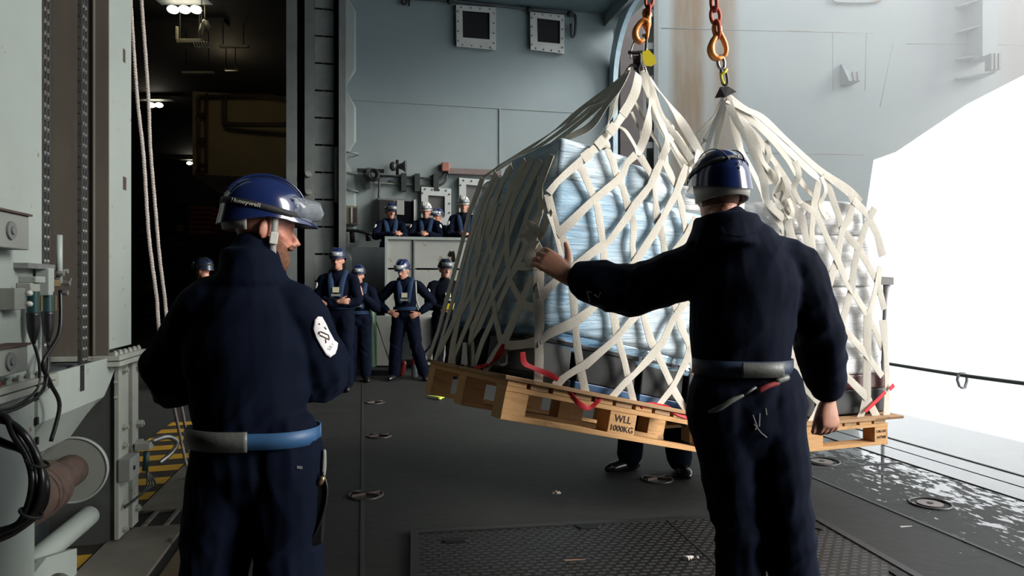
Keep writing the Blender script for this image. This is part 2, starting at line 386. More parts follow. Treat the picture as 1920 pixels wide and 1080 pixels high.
hm = MB().prism([(p.x, p.z) for p in loc], 0, .4, Matrix.Rotation(math.pi / 2, 4, 'X') @ Matrix.Scale(-1, 4, (0, 0, 1))).mesh('wall_hull')
hm.transform(hw); struct(put(hm, 'wall_hull', HULL, origin=hw))
def on_hull(px, py, off): return HP(px, py) + hw.to_3x3() @ V3(0, -off, 0)
for i, (a_, b_) in enumerate((((1240, 53), (1640, 62)), ((1380, 286), (1620, 290)), ((1700, 82), (1920, 84)))):
    struct(MB().tube([on_hull(*a_, .0), on_hull(*b_, .0)], .009, 6).build('trim_%d' % (50 + i), HULL, smooth=True))
for i, (a_, b_) in enumerate((((1562, 62), (1562, 170)), ((1625, 62), (1622, 170)), ((1675, 80), (1650, 200)))):
    struct(MB().tube([on_hull(*a_, .0), on_hull(*b_, .0)], .008, 6).build('trim_%d' % (55 + i), HULL, smooth=True))
# stiffened pilaster at the right of the hull wall
pl = MB()
for x0, x1, y1 in ((1813, 1840, 118),):
    a0, a1, c0, c1 = HP(x0, -60), HP(x1, -60), HP(x0, y1), HP(x1, y1); k = hw.to_3x3() @ V3(0, -.5, 0)
    pl.hexa([c0 + k, c1 + k, c1, c0, a0 + k, a1 + k, a1, a0])
struct(pl.build('trim_60', HULL))
for i, y in enumerate((14, 62, 112, 148)):
    p0, p1 = HP(1790, y + 2), HP(1840 if y > 100 else 1813, y); k = hw.to_3x3() @ V3(0, -.45, 0)
    MBx = MB().hexa([p0, p1, p1 + k, p0 + k * .2, p0 + V3(0, 0, .04), p1 + V3(0, 0, .04), p1 + k + V3(0, 0, .04), p0 + k * .2 + V3(0, 0, .04)])
    struct(MBx.build('trim_%d' % (61 + i), HULL))
vent = empty('hull_scoop', on_hull(1585, 145, .2), 0, 'small grey scoop with slots low on the outer hull wall', 'vent')
MB().hexa([on_hull(1575, 160, 0), on_hull(1598, 160, 0), on_hull(1598, 160, .35), on_hull(1577, 160, .35), on_hull(1575, 122, 0), on_hull(1584, 118, 0), on_hull(1584, 118, .06), on_hull(1575, 122, .06)]).build('hood', HULL, vent)
for x in (1584, 1592): MB().hexa([on_hull(x, 160, .36), on_hull(x + 4, 160, .36), on_hull(x + 4, 160, .38), on_hull(x, 160, .38), on_hull(x + 4, 140, .2), on_hull(x + 8, 140, .2), on_hull(x + 8, 140, .24), on_hull(x + 4, 140, .24)]).build('slot', MT['mid_paint'], vent)
v2 = empty('hull_lamp', on_hull(1825, 135, .3), 0, 'small grey ribbed box on the hull pilaster', 'box')
for x in (1817, 1824, 1831): MB().hexa([on_hull(x, 147, .5), on_hull(x + 4, 147, .5), on_hull(x + 4, 147, .7), on_hull(x, 147, .7), on_hull(x, 118, .5), on_hull(x + 4, 118, .5), on_hull(x + 4, 118, .7), on_hull(x, 118, .7)]).build('rib', MT['mid_paint'], v2)
tag(MB().tube([on_hull(1563, -4, .05), on_hull(1566, 5, .05), on_hull(1640, 5, .05), on_hull(1648, -4, .05)], .03, 8, smooth=4).build('handrail', HULL, smooth=True), 'pale grab rail at the very top of the hull wall', 'rail')
# the sea
def sea_material():
    m, t, b = nt('bright_sea')
    n = nz(t, coords(t, (1, 1, 1), 'Object'), .12, 8, .7)
    t.links.new(ramp(t, n, [(.35, (.30, .36, .42)), (.55, (.62, .65, .68)), (.62, (.85, .86, .86))]).outputs[0], b.inputs['Base Color'])
    b.inputs['Roughness'].default_value = .25; bump(t, b, nz(t, coords(t), .5, 6), .6, .5); return m
sea = struct(MB().box(-400, 1500, -600, 1800, -9.5, -9).build('ground_sea', sea_material())); sea['label'] = 'bright sea water outside the opening'
# added haze volume, whitens the hull towards the right like glare
hzm = bpy.data.materials.new('glare_haze'); hzm.use_nodes = True; ht = hzm.node_tree; ht.nodes.clear(); ho = ht.nodes.new('ShaderNodeOutputMaterial'); hv = ht.nodes.new('ShaderNodeVolumeScatter')
hv.inputs['Color'].default_value = (1, 1, 1, 1); hv.inputs['Density'].default_value = .055; hv.inputs['Anisotropy'].default_value = .3; ht.links.new(hv.outputs[0], ho.inputs['Volume'])
glare_vol = struct(sbox(7.0, 22, -1.0, 15.8, -8.9, 8.6).build('ground_glare_haze', hzm)); glare_vol['label'] = 'added haze volume washing out the hull wall towards the right'

# ---------------- deep hangar interior
YW = M_('interior_cream_paint', (.30, .24, .13), .7, var=.1, vs=2)
struct(sbox(-4.75, 4.9, 21, 25, 4.62, 7).build('wall_mezzanine', YW))
def lamp(px, py, Y, k, lab):
    p = P(px, py, Y); o = empty('ceiling_lamp', p, 0, lab, 'lamp', 'lamps under the dark hangar ceiling')
    MB().box(p.x - .5, p.x + .5, p.y - .12, p.y + .12, p.z + .14, p.z + .22).build('lamp_housing', MT['mid_paint'], o)
    for i in range(k): MB().ell((p.x + (i - (k - 1) / 2) * .22, p.y, p.z), (.11, .11, .07)).build('lamp_bulb', emis('warm_bulb_%d_%d' % (px, i), (1, .93, .75), 9), o, smooth=True)
    MB().cyl((p.x, p.y, p.z + .2), (p.x, p.y, 7.0), .02).build('lamp_rod', MT['interior'], o)
    return p
lamp(346, 18, 13.1, 3, 'brightest and nearest warm lamp, near the top of the dark hangar')
lamp(291, 197, 19.8, 2, 'warm lamp glowing just right of the hanging ropes')
lamp(360, 306, 29, 2, 'small distant warm lamp left of the cream block')
for nm, loc_, e in (('interior_lamp_glow', S(-3.2, 17.5, 6.5), 12),):
    ld = bpy.data.lights.new(nm, 'POINT'); ld.energy = e; ld.color = (1, .8, .5); ld.shadow_soft_size = .2
    lo = bpy.data.objects.new(nm, ld); COL.objects.link(lo); lo.location = loc_
ld = bpy.data.lights.new('near_lamp_glow', 'POINT'); ld.energy = 1; ld.color = (1, .85, .6); ld.shadow_soft_size = .15
lo = bpy.data.objects.new('near_lamp_glow', ld); COL.objects.link(lo); lo.location = P(346, 34, 13.1)
PB = M_('pipe_brown', (.10, .03, .015), .6); PD = M_('pipe_dark', (.05, .04, .03), .6)
Yp = 19.3
def dpipe(pts, r, mat, lab, Y=Yp): return tag(MB().tube([P(x, y, Y) for x, y in pts], r, 8, smooth=3).build('pipe', mat, smooth=True), lab, 'pipe')
dpipe([(374, 185), (374, 325)], .035, PB, 'left of two rusty red pipes running down the cream block')
dpipe([(388, 175), (388, 325)], .035, PB, 'right of two rusty red pipes running down the cream block')
dpipe([(421, 178), (421, 225), (432, 233), (470, 234), (540, 234)], .07, PD, 'dark elbow pipe crossing the cream block')
dpipe([(372, 182), (500, 178), (540, 190)], .05, PD, 'thin dark pipe along the top of the cream block')
for i, y in enumerate((215, 262, 310)):
    tag(MB().box(P(370, y, 19.2).x, P(384, y, 19.2).x, 19.2, 19.3, P(0, y + 4, 19.2).z, P(0, y - 4, 19.2).z).build('pipe_clamp', PD), ('upper', 'middle', 'lowest')[i] + ' dark clamp between the two rusty red pipes', 'clamp', 'clamps on the rusty red pipes')
# overhead clutter near the nearest lamp
OC = M_('overhead_duct_paint', (.22, .19, .12), .6)
def ohead(name, x0, x1, y0, y1, Y, lab, cat, mat=OC, dep=.3):
    o = empty(name, P((x0 + x1) / 2, y0, Y), 0, lab, cat)
    MB().box(P(x0, 0, Y).x, P(x1, 0, Y).x, Y, Y + dep, P(0, y1, Y).z, P(0, y0, Y).z).build('tray_body', mat, o, bevel=.01)
    for x in (x0 + (x1 - x0) * .15, x0 + (x1 - x0) * .85):
        p_ = P(x, y0, Y + dep / 2); MB().cyl(p_, V3(p_.x, p_.y, 7.0), .012, 6).build('hanger_rod', MT['interior'], o)
    return o
ohead('cable_tray', 330, 382, 72, 80, 13.2, 'lamp-lit tray hanging below the nearest hangar lamp', 'cable tray')
tag(MB().tube([P(332, 50, 13.3), P(332, 74, 13.3)], .03, 6).build('hanger_rod', OC), 'upright rod holding the lamp-lit tray', 'rod')
cg = MB()
cg.cyl(P(378, 84, 13.0), V3(P(378, 84, 13.0).x, 13.0, 7.0), .01, 6)
for k in range(6): cg.torus(P(366 + k * 5, 84, 13.0), .06, .015, (1, 0, .3), 14, 6)
tag(cg.build('coiled_spring', OC, smooth=True), 'small coiled hose under the lamp-lit tray', 'hose')
ohead('overhead_girder', 250, 420, 26, 40, 14.2, 'dim girder behind the nearest hangar lamp', 'girder', MT['interior'])
ohead('overhead_duct', 410, 465, 84, 88, 14.5, 'thin pale duct edge right of the coiled hose', 'duct', OC, .1)
ohead('overhead_tray', 340, 400, 133, 137, 15, 'thin pale tray edge below the coiled hose', 'cable tray', OC, .1)
ohead('overhead_rail', 420, 445, 128, 131, 16, 'short pale rail edge in the dark above the cream block', 'rail', OC, .1)
tag(MB().tube([P(376, 62, 13.2), P(384, 40, 13.2), P(392, 52, 13.2)], .05, 8, smooth=3).cyl(P(384, 42, 13.2), V3(P(384, 42, 13.2).x, 13.2, 7.0), .01, 6).build('lamp_bracket', OC, smooth=True), 'bent pale bracket right of the lamp-lit tray', 'bracket')
# stores in the dark below the cream block
shelf = empty('storage_rack', S(-6, 22, 0), 0, 'dark storage rack barely seen at the back of the hangar', 'rack')
for z in (.6, 1.7, 2.8, 3.9): MB().box(-10, -1.6, 22, 23, z, z + .06, RS).build('shelf', MT['interior'], shelf)
for b_ in (-10, -7.2, -4.4, -1.6): MB().box(b_, b_ + .08, 21.9, 22, 0, 4.2, RS).build('upright', MT['interior'], shelf)
rnd = random.Random(4)
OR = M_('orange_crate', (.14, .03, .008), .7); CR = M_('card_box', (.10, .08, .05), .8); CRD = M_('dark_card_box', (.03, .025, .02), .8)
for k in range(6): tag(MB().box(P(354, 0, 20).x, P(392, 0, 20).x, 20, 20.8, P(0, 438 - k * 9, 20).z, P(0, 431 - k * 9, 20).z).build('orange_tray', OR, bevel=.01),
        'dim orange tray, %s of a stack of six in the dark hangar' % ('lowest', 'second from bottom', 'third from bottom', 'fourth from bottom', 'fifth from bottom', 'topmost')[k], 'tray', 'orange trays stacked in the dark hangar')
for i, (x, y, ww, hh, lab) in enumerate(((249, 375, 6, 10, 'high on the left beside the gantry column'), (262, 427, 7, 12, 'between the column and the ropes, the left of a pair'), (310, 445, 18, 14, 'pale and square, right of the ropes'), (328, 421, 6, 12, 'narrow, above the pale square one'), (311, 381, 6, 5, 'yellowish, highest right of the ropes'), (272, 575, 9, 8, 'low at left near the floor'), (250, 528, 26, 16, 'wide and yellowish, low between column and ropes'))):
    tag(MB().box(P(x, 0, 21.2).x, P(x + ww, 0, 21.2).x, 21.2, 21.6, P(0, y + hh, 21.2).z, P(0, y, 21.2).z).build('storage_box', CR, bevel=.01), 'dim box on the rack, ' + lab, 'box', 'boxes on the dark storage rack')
# ================================================================ THE CHAIN HOIST TOWER AT LEFT
tw = empty('chain_hoist_tower', S(-1.4, 3.5, 0), YAW, 'tall pale grey twin column chain hoist with winch drum, standing at the left edge', 'hoist')
FB = -1.28
def mbox(*a): return MB().box(*a, RS)
mbox(-1.62, FB, 2.72, 3.14, 1.02, 5.2).build('near_column', MT['grey_paint'], tw, bevel=.006)
mbox(-1.30, FB, 3.90, 4.24, 1.06, 5.2).build('far_column_flange', MT['grey_paint'], tw, bevel=.004)
mbox(-1.62, FB - .002, 3.885, 3.898, 1.03, 5.2).build('far_column_web', MT['rust_brown'], tw)
mbox(-1.355, -1.34, 3.87, 3.885, 1.03, 5.2).build('guide_rail', MT['rust_brown'], tw, bevel=.01)
mbox(-1.70, -1.62, 2.7, 4.24, 0, 5.2).build('back_plate', MT['dark_paint'], tw)
mbox(-1.62, -1.40, 3.14, 3.98, .98, 1.0).build('pan', MT['dark_paint'], tw)
# columns below the flanges
mbox(-1.62, FB - .01, 2.74, 3.10, 0, .97).build('near_foot', MT['grey_paint'], tw, bevel=.006)
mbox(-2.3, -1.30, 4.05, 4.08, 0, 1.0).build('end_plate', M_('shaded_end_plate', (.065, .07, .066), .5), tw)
mbox(-1.30, FB, 4.03, 4.19, 0.03, .99).build('far_foot', MT['grey_dirty'], tw)
mbox(-1.30, FB + .012, 4.215, 4.32, 0.03, .99).build('far_foot_strip', MT['grey_dirty'], tw)
for nm, a0, a1, b1 in (('near_flange', 2.66, 3.17, FB + .05), ('far_flange', 3.86, 4.30, FB + .06)):
    mbox(-1.62, b1, a0, a1, .975, 1.0).build(nm, MT['grey_dirty'], tw, bevel=.003)
    mbox(-1.62, b1, a0, a1, 1.005, 1.03).build(nm, MT['grey_dirty'], tw, bevel=.003)
def hexbolt(b, a, z, ax, r=.018, l=.02, par=tw):
    p = S(b, a, z); d = RS.to_3x3() @ Vector(ax)
    MB().cyl(p, p + d * l, r, 6).cyl(p + d * l, p + d * (l + .008), r * .55, 8).build('bolt', MT['grey_dirty'], par)
for i in range(6): hexbolt(FB + .025, 3.90 + i * .075, 1.03, (0, 0, 1), .015, .015)
for i in range(5): hexbolt(FB + .02, 2.72 + i * .09, 1.03, (0, 0, 1), .015, .015)
for i in range(4): hexbolt(-1.42 - i * .05, 3.93, 1.03, (0, 0, 1), .012, .015)
for z in (.93, .62, .52): hexbolt(FB, 4.10, z, (1, 0, 0)); 
for z in (.93, .60, .49): hexbolt(FB + .012, 4.30, z, (1, 0, 0), .022, .03)
for z in (.20, .42, .06): hexbolt(FB, 4.10, z, (1, 0, 0), .016, .02)
hexbolt(FB, 4.28, .12, (1, 0, 0), .02, .03)
# guard plate
gp = MB(); n = 10; top = []; bot = []
for i in range(n + 1):
    a = 3.10 + i * .09
    top.append(a)
zt = 1.02
def zb(a): return .70 if a < 3.75 else .70 + (a - 3.75) * .9
for (b0, za, b1, zc_) in ((FB + .0, zt, FB + .0, .83), (FB + .0, .83, FB - .12, None)):
    rings = []
    for a in top:
        z1 = zc_ if zc_ is not None else zb(a) - .05
        za_ = za if za == zt else max(za, zb(a) + .05)
        if zc_ is not None: z1 = max(zc_, zb(a) + .05)
        rings.append([S(b0, a, za_), S(b1, a, z1), S(b1 - .012, a, z1), S(b0 - .012, a, za_)])
    gp.loft(rings)
gp.build('guard_plate', MT['grey_paint'], tw)
mbox(FB, FB + .004, 3.52, 3.56, .90, 1.02).build('slot', MT['black'], tw)
for z in (.96, .88, .80): hexbolt(FB, 3.97, z, (1, 0, 0), .012, .012)
for z in (.93, .83, .75): mbox(FB - .005, FB + .004, 3.085, 3.10, z, z + .03).build('slot', MT['black'], tw)
# winch drum
dc = (-1.42, .47)
MB().cyl(S(dc[0], 3.80, dc[1]), S(dc[0], 3.82, dc[1]), .165, 48).build('drum_flange', MT['box_grey'], tw, smooth=True, auto=40)
MB().torus(S(dc[0], 3.80, dc[1]), .162, .006, RS.to_3x3() @ V3(0, 1, 0), 48, 6).build('drum_rim', MT['grey_paint'], tw, smooth=True)
pr = []
rr_ = []
for i in range(60):
    a = 2.95 + i * .0144; pr.append(S(dc[0], a, dc[1])); rr_.append(.078 if a > 3.52 else .118 + (.003 if i % 2 else 0))
MB().tube(pr, rr_, 32).build('drum', MT['drum_rust'], tw, smooth=True, auto=50)
for a in (3.36, 3.40): MB().torus(S(dc[0], a, dc[1]), .121, .006, RS.to_3x3() @ V3(0, 1, 0), 32, 6).build('drum_band', MT['drum_rust'], tw, smooth=True)
for a in (3.35, 3.40): mbox(dc[0] + .02, dc[0] + .05, a, a + .03, dc[1] + .11, dc[1] + .135).build('clip', MT['brass'], tw)
MB().cyl(S(-1.42, 3.3, .17), S(-1.42, 4.02, .17), .052, 24).build('cross_pipe', MT['grey_paint'], tw, smooth=True, auto=40)
MB().add([S(-1.33, 2.9, .02), S(-1.33, 3.62, .02), S(-1.33, 3.62, .14), S(-1.33, 3.3, .22), S(-1.33, 2.9, .14), S(-1.36, 2.9, .02), S(-1.36, 3.62, .02), S(-1.36, 3.62, .14), S(-1.36, 3.3, .22), S(-1.36, 2.9, .14)],
    [(0, 1, 2, 3, 4), (9, 8, 7, 6, 5), (0, 5, 6, 1), (1, 6, 7, 2), (2, 7, 8, 3), (3, 8, 9, 4), (4, 9, 5, 0)]).build('gusset', MT['grey_paint'], tw)
MB().torus(S(-1.25, 3.22, .12), .045, .014, RS.to_3x3() @ V3(.3, 1, 0), 24, 8).build('lifting_eye', MT['steel'], tw, smooth=True)
mbox(-1.34, -1.26, 3.15, 3.2, .05, .17).build('eye_base', MT['grey_paint'], tw, bevel=.008)
mbox(-1.30, -1.22, 2.86, 2.95, .13, .17).build('foot_bracket', MT['drum_rust'], tw, bevel=.004)
hexbolt(-1.26, 2.88, .17, (0, 0, 1), .016, .02); hexbolt(-1.30, 2.76, .14, (1, 0, 0), .02, .03)
# hoist chains: rows of side plates and pins
def leafchain(b, a, z0, z1, name):
    mb = MB(); pitch = .052; z = z0; k = 0; dirn = RS.to_3x3()
    while z < z1:
        for lane in (-1, 0, 1):
            for sgn in (0, 1):
                off = lane * .030 + (.005 if (k + sgn) % 2 else -.005)
                Mx = Matrix.Translation(S(b, a, z)) @ RS
                mb.box(-.009, .009, off - .0025, off + .0025, -.029, .029, Mx)
        c = S(b, a, z + pitch / 2); d = dirn @ V3(0, .042, 0); mb.cyl(c - d, c + d, .0075, 6)
        for lane in (-.5, .5):
            d2 = dirn @ V3(0, lane * .030, 0); mb.ell(c + d2 + dirn @ V3(.004, 0, 0), (.012, .013, .014), None, 6, 4)
        z += pitch; k += 1
    mb.build(name, MT['dark_steel'], tw)
leafchain(-1.33, 3.69, .9, 4.6, 'hoist_chain'); leafchain(-1.35, 3.33, 1.0, 4.4, 'hoist_chain')
# markings on the far column
for z, s_ in ((2.62, .03), (1.92, .045)): mbox(FB, FB + .003, 4.10, 4.10 + s_, z, z + .07).build('rust_mark', MT['drum_rust'], tw)
# junction boxes on the near column
def jbox(a0, a1, z0, z1, lab, dep=.07):
    o = empty('junction_box', S(FB + .03, (a0 + a1) / 2, z0), YAW, lab, 'junction box', 'grey junction boxes on the hoist')
    mbox(FB, FB + dep, a0, a1, z0, z1).build('box_body', MT['box_grey'], o, bevel=.004)
    p = S(FB + dep, (a0 + a1) / 2 - .02, (z0 + z1) / 2); d = RS.to_3x3() @ V3(1, 0, 0)
    MB().cyl(p, p + d * .008, .032, 20).cyl(p + d * .008, p + d * .014, .014, 12).build('cover_plug', MT['mid_paint'], o, smooth=True, auto=40)
    mbox(FB, FB + dep + .01, a0, a1 + .004, z1, z1 + .008).build('lid', MT['drum_rust'], o)
jbox(2.62, 2.86, 1.52, 1.645, 'grey junction box with round plug high on the near hoist column')
jbox(2.62, 2.85, 1.075, 1.17, 'grey junction box with round plug just above the near flange')
kb = empty('knob_box', S(FB + .03, 2.85, 1.3), YAW, 'small dark box with two white knobs on the near hoist column', 'switch box')
mbox(FB, FB + .05, 2.80, 2.88, 1.30, 1.38).build('box_body', MT['box_grey'], kb, bevel=.003)
for z in (1.32, 1.36): MB().ell(S(FB + .06, 2.885, z), (.012, .012, .011)).build('knob', MT['white_knob'], kb, smooth=True)
# limit switch cluster with two cable plugs
cl = empty('limit_switch', S(FB + .03, 3.05, 1.3), YAW, 'limit switch assembly with levers and two black cable plugs on the near column', 'switch')
mbox(FB, FB + .05, 2.90, 3.13, 1.455, 1.475).build('bracket', MT['steel'], cl)
mbox(FB, FB + .06, 2.94, 3.02, 1.40, 1.425).build('bracket', MT['grey_paint'], cl, bevel=.003)
mbox(FB, FB + .05, 2.92, 3.0, 1.365, 1.40).build('switch_body', MT['grey_dirty'], cl, bevel=.004)
mbox(FB + .01, FB + .06, 3.05, 3.10, 1.35, 1.46).build('switch_body', MT['grey_paint'], cl, bevel=.004)
mbox(FB + .01, FB + .06, 3.09, 3.16, 1.385, 1.415).build('roller_block', MT['brass'], cl, bevel=.004)
MB().tube([S(FB + .05, 3.17, 1.60), S(FB + .05, 3.17, 1.40)], .012, 8).build('lever_arm', MT['grey_paint'], cl, smooth=True)
MB().tube([S(FB + .05, 3.12, 1.42), S(FB + .05, 3.26, 1.40), S(FB + .05, 3.28, 1.42)], .007, 6).build('lever_arm', MT['dark_steel'], cl)
for a, z in ((3.19, 1.45), (3.19, 1.36), (3.15, 1.44), (3.21, 1.40)): MB().cyl(S(FB + .05, a, z), S(FB + .075, a, z), .011, 8).build('screw', MT['steel'], cl)
for a in (2.965, 3.09):
    MB().cyl(S(FB + .04, a, 1.285), S(FB + .04, a, 1.365), .021, 14).build('plug_collar', MT['teal'], cl, smooth=True, auto=40)
    mbox(FB + .05, FB + .064, a + .008, a + .02, 1.29, 1.35).build('clip', MT['brass'], cl)
    MB().tube([S(FB + .04, a, 1.285), S(FB + .04, a, 1.23), S(FB + .04, a, 1.165)], [.024, .022, .008], 14, smooth=4).build('plug_boot', MT['rubber'], cl, smooth=True)
cb = MB().tube([S(FB + .04, 2.965, 1.17), S(FB + .05, 2.99, 1.08), S(FB + .05, 2.97, .99), S(FB + .06, 2.8, .955), S(FB + .08, 2.6, .97)], .006, 6, smooth=5)
cb.tube([S(FB + .04, 3.09, 1.17), S(FB + .06, 3.04, 1.07), S(FB + .06, 3.0, .98), S(FB + .07, 2.8, .95), S(FB + .08, 2.6, .955)], .006, 6, smooth=5)
cb.build('plug_cable', MT['rubber'], cl, smooth=True)
tag(MB().tube([S(FB + .05, 3.18, 1.37), S(FB + .07, 3.12, 1.2), S(FB + .06, 3.0, 1.09), S(FB + .06, 3.06, 1.0), S(FB + .07, 3.12, .9), S(FB + .05, 3.09, .76)], .008, 8, smooth=6).build('control_cable', MT['rubber'], smooth=True),
    'thin black cable hanging from the limit switch down across the guard plate', 'cable')
tag(MB().tube([S(FB + .05, 2.55, 1.06), S(FB + .06, 2.66, 1.05)], .012, 8).build('red_plug', M_('dull_red_plastic', (.2, .03, .01), .5), smooth=True), 'small dull red plug at the left edge beside the lower junction box', 'plug')
# thick cable bundle looping out at the left edge
cab = empty('cable_bundle', S(-1.1, 2.3, .3), 0, 'thick loop of black cables hanging in front of the hoist column', 'cable bundle')
for i in range(6):
    o1 = .012 * (i - 2.5); r_ = random.Random(i)
    pts = [(-40, 786), (10, 788), (42, 815), (66, 855), (76, 900), (66, 950), (30, 985), (-40, 1010)] if i < 4 else [(-40, 805), (5, 825), (40, 850), (62, 880), (72, 915), (60, 960), (20, 992), (-40, 1015)]
    MB().tube([P(x + o1 * 500 * (1 if 30 < x else .2), y + (o1 * 260 if x < 30 else o1 * -60), 2.25 + .03 * (i % 3) + .02 * j % .04) for j, (x, y) in enumerate(pts)], .012, 10, smooth=8).build('cable', MT['rubber'], cab, smooth=True)
for x, y in ((70, 868), (58, 962)): MB().torus(P(x, y, 2.27), .034, .005, (.4, .1, 1 if y < 900 else .8), 20, 6).build('cable_tie', MT['black'], cab)
# sensor box with teal plug and hook ring on the far foot
sb = empty('sensor_box', S(FB + .05, 4.2, .35), YAW, 'small grey sensor box with teal plug at the far column foot', 'sensor box')
mbox(FB, FB + .06, 4.02, 4.18, .34, .46).build('box_body', MT['box_grey'], sb, bevel=.004)
MB().cyl(S(FB + .06, 4.08, .40), S(FB + .066, 4.08, .40), .012, 12).build('plug', MT['black'], sb)
MB().cyl(S(FB + .07, 4.24, .34), S(FB + .08, 4.24, .45), .016, 12).build('plug', MT['teal'], sb, smooth=True)
mbox(FB + .02, FB + .10, 4.22, 4.3, .46, .50).build('bracket', MT['grey_dirty'], sb, bevel=.004)
MB().tube([S(FB + .10, 4.27, .50), S(FB + .16, 4.35, .505), S(FB + .20, 4.4, .46), S(FB + .17, 4.38, .40), S(FB + .12, 4.33, .36)], .014, 10, smooth=6).build('hook_pipe', MT['steel'], sb, smooth=True)
c2 = MB()
for i in range(4): c2.tube([S(FB + .08, 4.24, .34), S(FB + .09 + .01 * i, 4.2 + .02 * i, .26), S(FB + .05 + .012 * i, 4.12 + .03 * i, .21 + .01 * i), S(FB + .02, 4.06, .19)], .006, 6, smooth=4)
c2.build('wire', MT['rubber'], sb, smooth=True)
# ropes hanging beside the hoist
def rope(pts, r, name, mat, strands=3, tw_=70):
    base, _ = spline([Vector(p) for p in pts], [(1, 1)] * len(pts), 14); mb = MB(); L = 0
    lens = [0]
    for i in range(1, len(base)): L += (base[i] - base[i - 1]).length; lens.append(L)
    fine = []; k = max(60, int(L / .010))
    for i in range(k + 1):
        s_ = L * i / k; j = 0
        while j < len(lens) - 2 and lens[j + 1] < s_: j += 1
        f_ = (s_ - lens[j]) / max(1e-6, lens[j + 1] - lens[j]); fine.append((base[j].lerp(base[j + 1], f_), s_))
    for q in range(strands):
        pp = [p + V3(math.cos(s_ * tw_ + q * 2.0944), math.sin(s_ * tw_ + q * 2.0944), 0) * r * .5 for p, s_ in fine]
        mb.tube(pp, r * .58, 5)
    return mb.build(name, mat, smooth=True)
tag(rope([P(243, -60, 3.9), P(246, 20, 3.9), P(257, 180, 3.9), P(269, 290, 3.9), P(276, 400, 3.9), P(281, 460, 3.9), P(294, 560, 3.9), P(302, 640, 3.9), P(338, 820, 4.6), P(352, 880, 4.6)], .0105, 'rope', MT['rope'], 3, 130), 'left twisted pale rope hanging beside the hoist column', 'rope', 'pale ropes beside the hoist')
tag(rope([P(264, -60, 3.95), P(266, 10, 3.95), P(274, 120, 3.95), P(279, 200, 3.95), P(282, 280, 3.95), P(292, 400, 3.95), P(299, 480, 3.95), P(309, 560, 3.95), P(318, 640, 3.95), P(347, 800, 4.7), P(360, 870, 4.7)], .0105, 'rope', MT['rope'], 3, 130), 'right twisted pale rope hanging nearer the dark hangar', 'rope', 'pale ropes beside the hoist')
# hazard stripes and steel track plates on the deck
YS = M_('yellow_deck_paint', (.42, .24, .02), .6, var=.15, vs=6); BS = M_('dark_deck_paint', (.03, .025, .02), .6)
hz = MB(); hy = MB()
struct(mbox(-1.9, -1.36, 3.3, 7.7, .001, .006).build('trim_70', BS))
ys = MB()
for k in range(12):
    a = 3.35 + k * .37; ys.add([S(-1.9, a - .06, .009), S(-1.36, a, .009), S(-1.36, a + .18, .009), S(-1.9, a + .12, .009)], [(0, 1, 2, 3)])
struct(ys.build('trim_71', YS))
TP = M_('scuffed_track_plate', (.15, .14, .115), .5, var=.3, vs=3, stain=(.03, .025, .02), stain_amt=.05, stain_s=5, metal=.2, bmp=.2, bs=8)
for i, (b0, b1, a0, a1, z) in enumerate(((-1.34, -1.0, 4.55, 7.5, .02), (-1.34, -1.0, 1.0, 4.25, .02), (-.94, -.80, 1.0, 7.5, .018), (-1.0, -.94, 1.0, 7.5, .003), (-1.34, -1.0, 4.25, 4.55, .003))):
    struct(mbox(b0, b1, a0, a1, 0, z).build('trim_%d' % (72 + i), (TP, TP, M_('rusty_track_channel', (.07, .05, .03), .5, var=.3), MT['black'], MT['black'])[i]))
for b in (-1.24, -1.12): struct(mbox(b, b + .02, 4.25, 4.55, 0, .018).build('trim_%d' % (80 + int(-b * 10) % 10), TP))
# ================================================================ CARGO
def wood_material(name, c1, c2):
    m, t, b = nt(name)
    n = nz(t, coords(t, (1.5, 14, 14)), 4, 8, .65, .6); r = ramp(t, n, [(.25, c1), (.55, c2), (.8, tuple(x * .8 for x in c1))])
    n2 = nz(t, coords(t, (1, 1, 1)), 7, 5); st = ramp(t, n2, [(.62, (0, 0, 0)), (.72, (.7, .7, .7))])
    t.links.new(mixc(t, st.outputs[0], r.outputs[0], (.10, .055, .03)), b.inputs['Base Color'])
    b.inputs['Roughness'].default_value = .75; bump(t, b, n, .2, .004); return m
WOOD = wood_material('pallet_wood', (.50, .25, .09), (.70, .40, .17)); WOOD2 = wood_material('old_pallet_wood', (.32, .17, .08), (.5, .3, .15))
INK = M_('stencil_ink', (.07, .04, .03), .8)
def film_material(name, c1, c2, band, streak=(1.2, 1.2, 9), rot=(0, .25, 0), coat=.5):
    m, t, b = nt(name)
    v = coords(t, streak, rot=rot); n = nz(t, v, 3.0, 8, .65, .8); n2 = nz(t, coords(t), 1.6, 4); w_ = nz(t, coords(t, (1, 1, 22)), 2.5, 3, .5, .4)
    base = mixc(t, ramp(t, n2, [(.35, (0, 0, 0)), (.65, (1, 1, 1))]).outputs[0], c1, c2)
    base = mixc(t, ramp(t, n, [(.55, (0, 0, 0)), (.72, (.75, .75, .75))]).outputs[0], base, tuple(min(1, x * 1.25 + .08) for x in c2))
    base = mixc(t, ramp(t, w_, [(.56, (0, 0, 0)), (.66, (.6, .6, .6))]).outputs[0], base, band)
    t.links.new(base, b.inputs['Base Color']); b.inputs['Roughness'].default_value = .32
    b.inputs['Coat Weight'].default_value = coat; b.inputs['Coat Roughness'].default_value = .12
    b1 = bump(t, b, n, .7, .02); b2 = node(t, 'ShaderNodeBump', i_Strength=.5, i_Distance=.01); t.links.new(w_, b2.inputs['Height']); t.links.new(b1.outputs[0], b2.inputs['Normal']); t.links.new(b2.outputs[0], b.inputs['Normal'])
    return m
BLUE = film_material('blue_stretch_film', (.34, .57, .76), (.70, .82, .90), (.30, .42, .54))
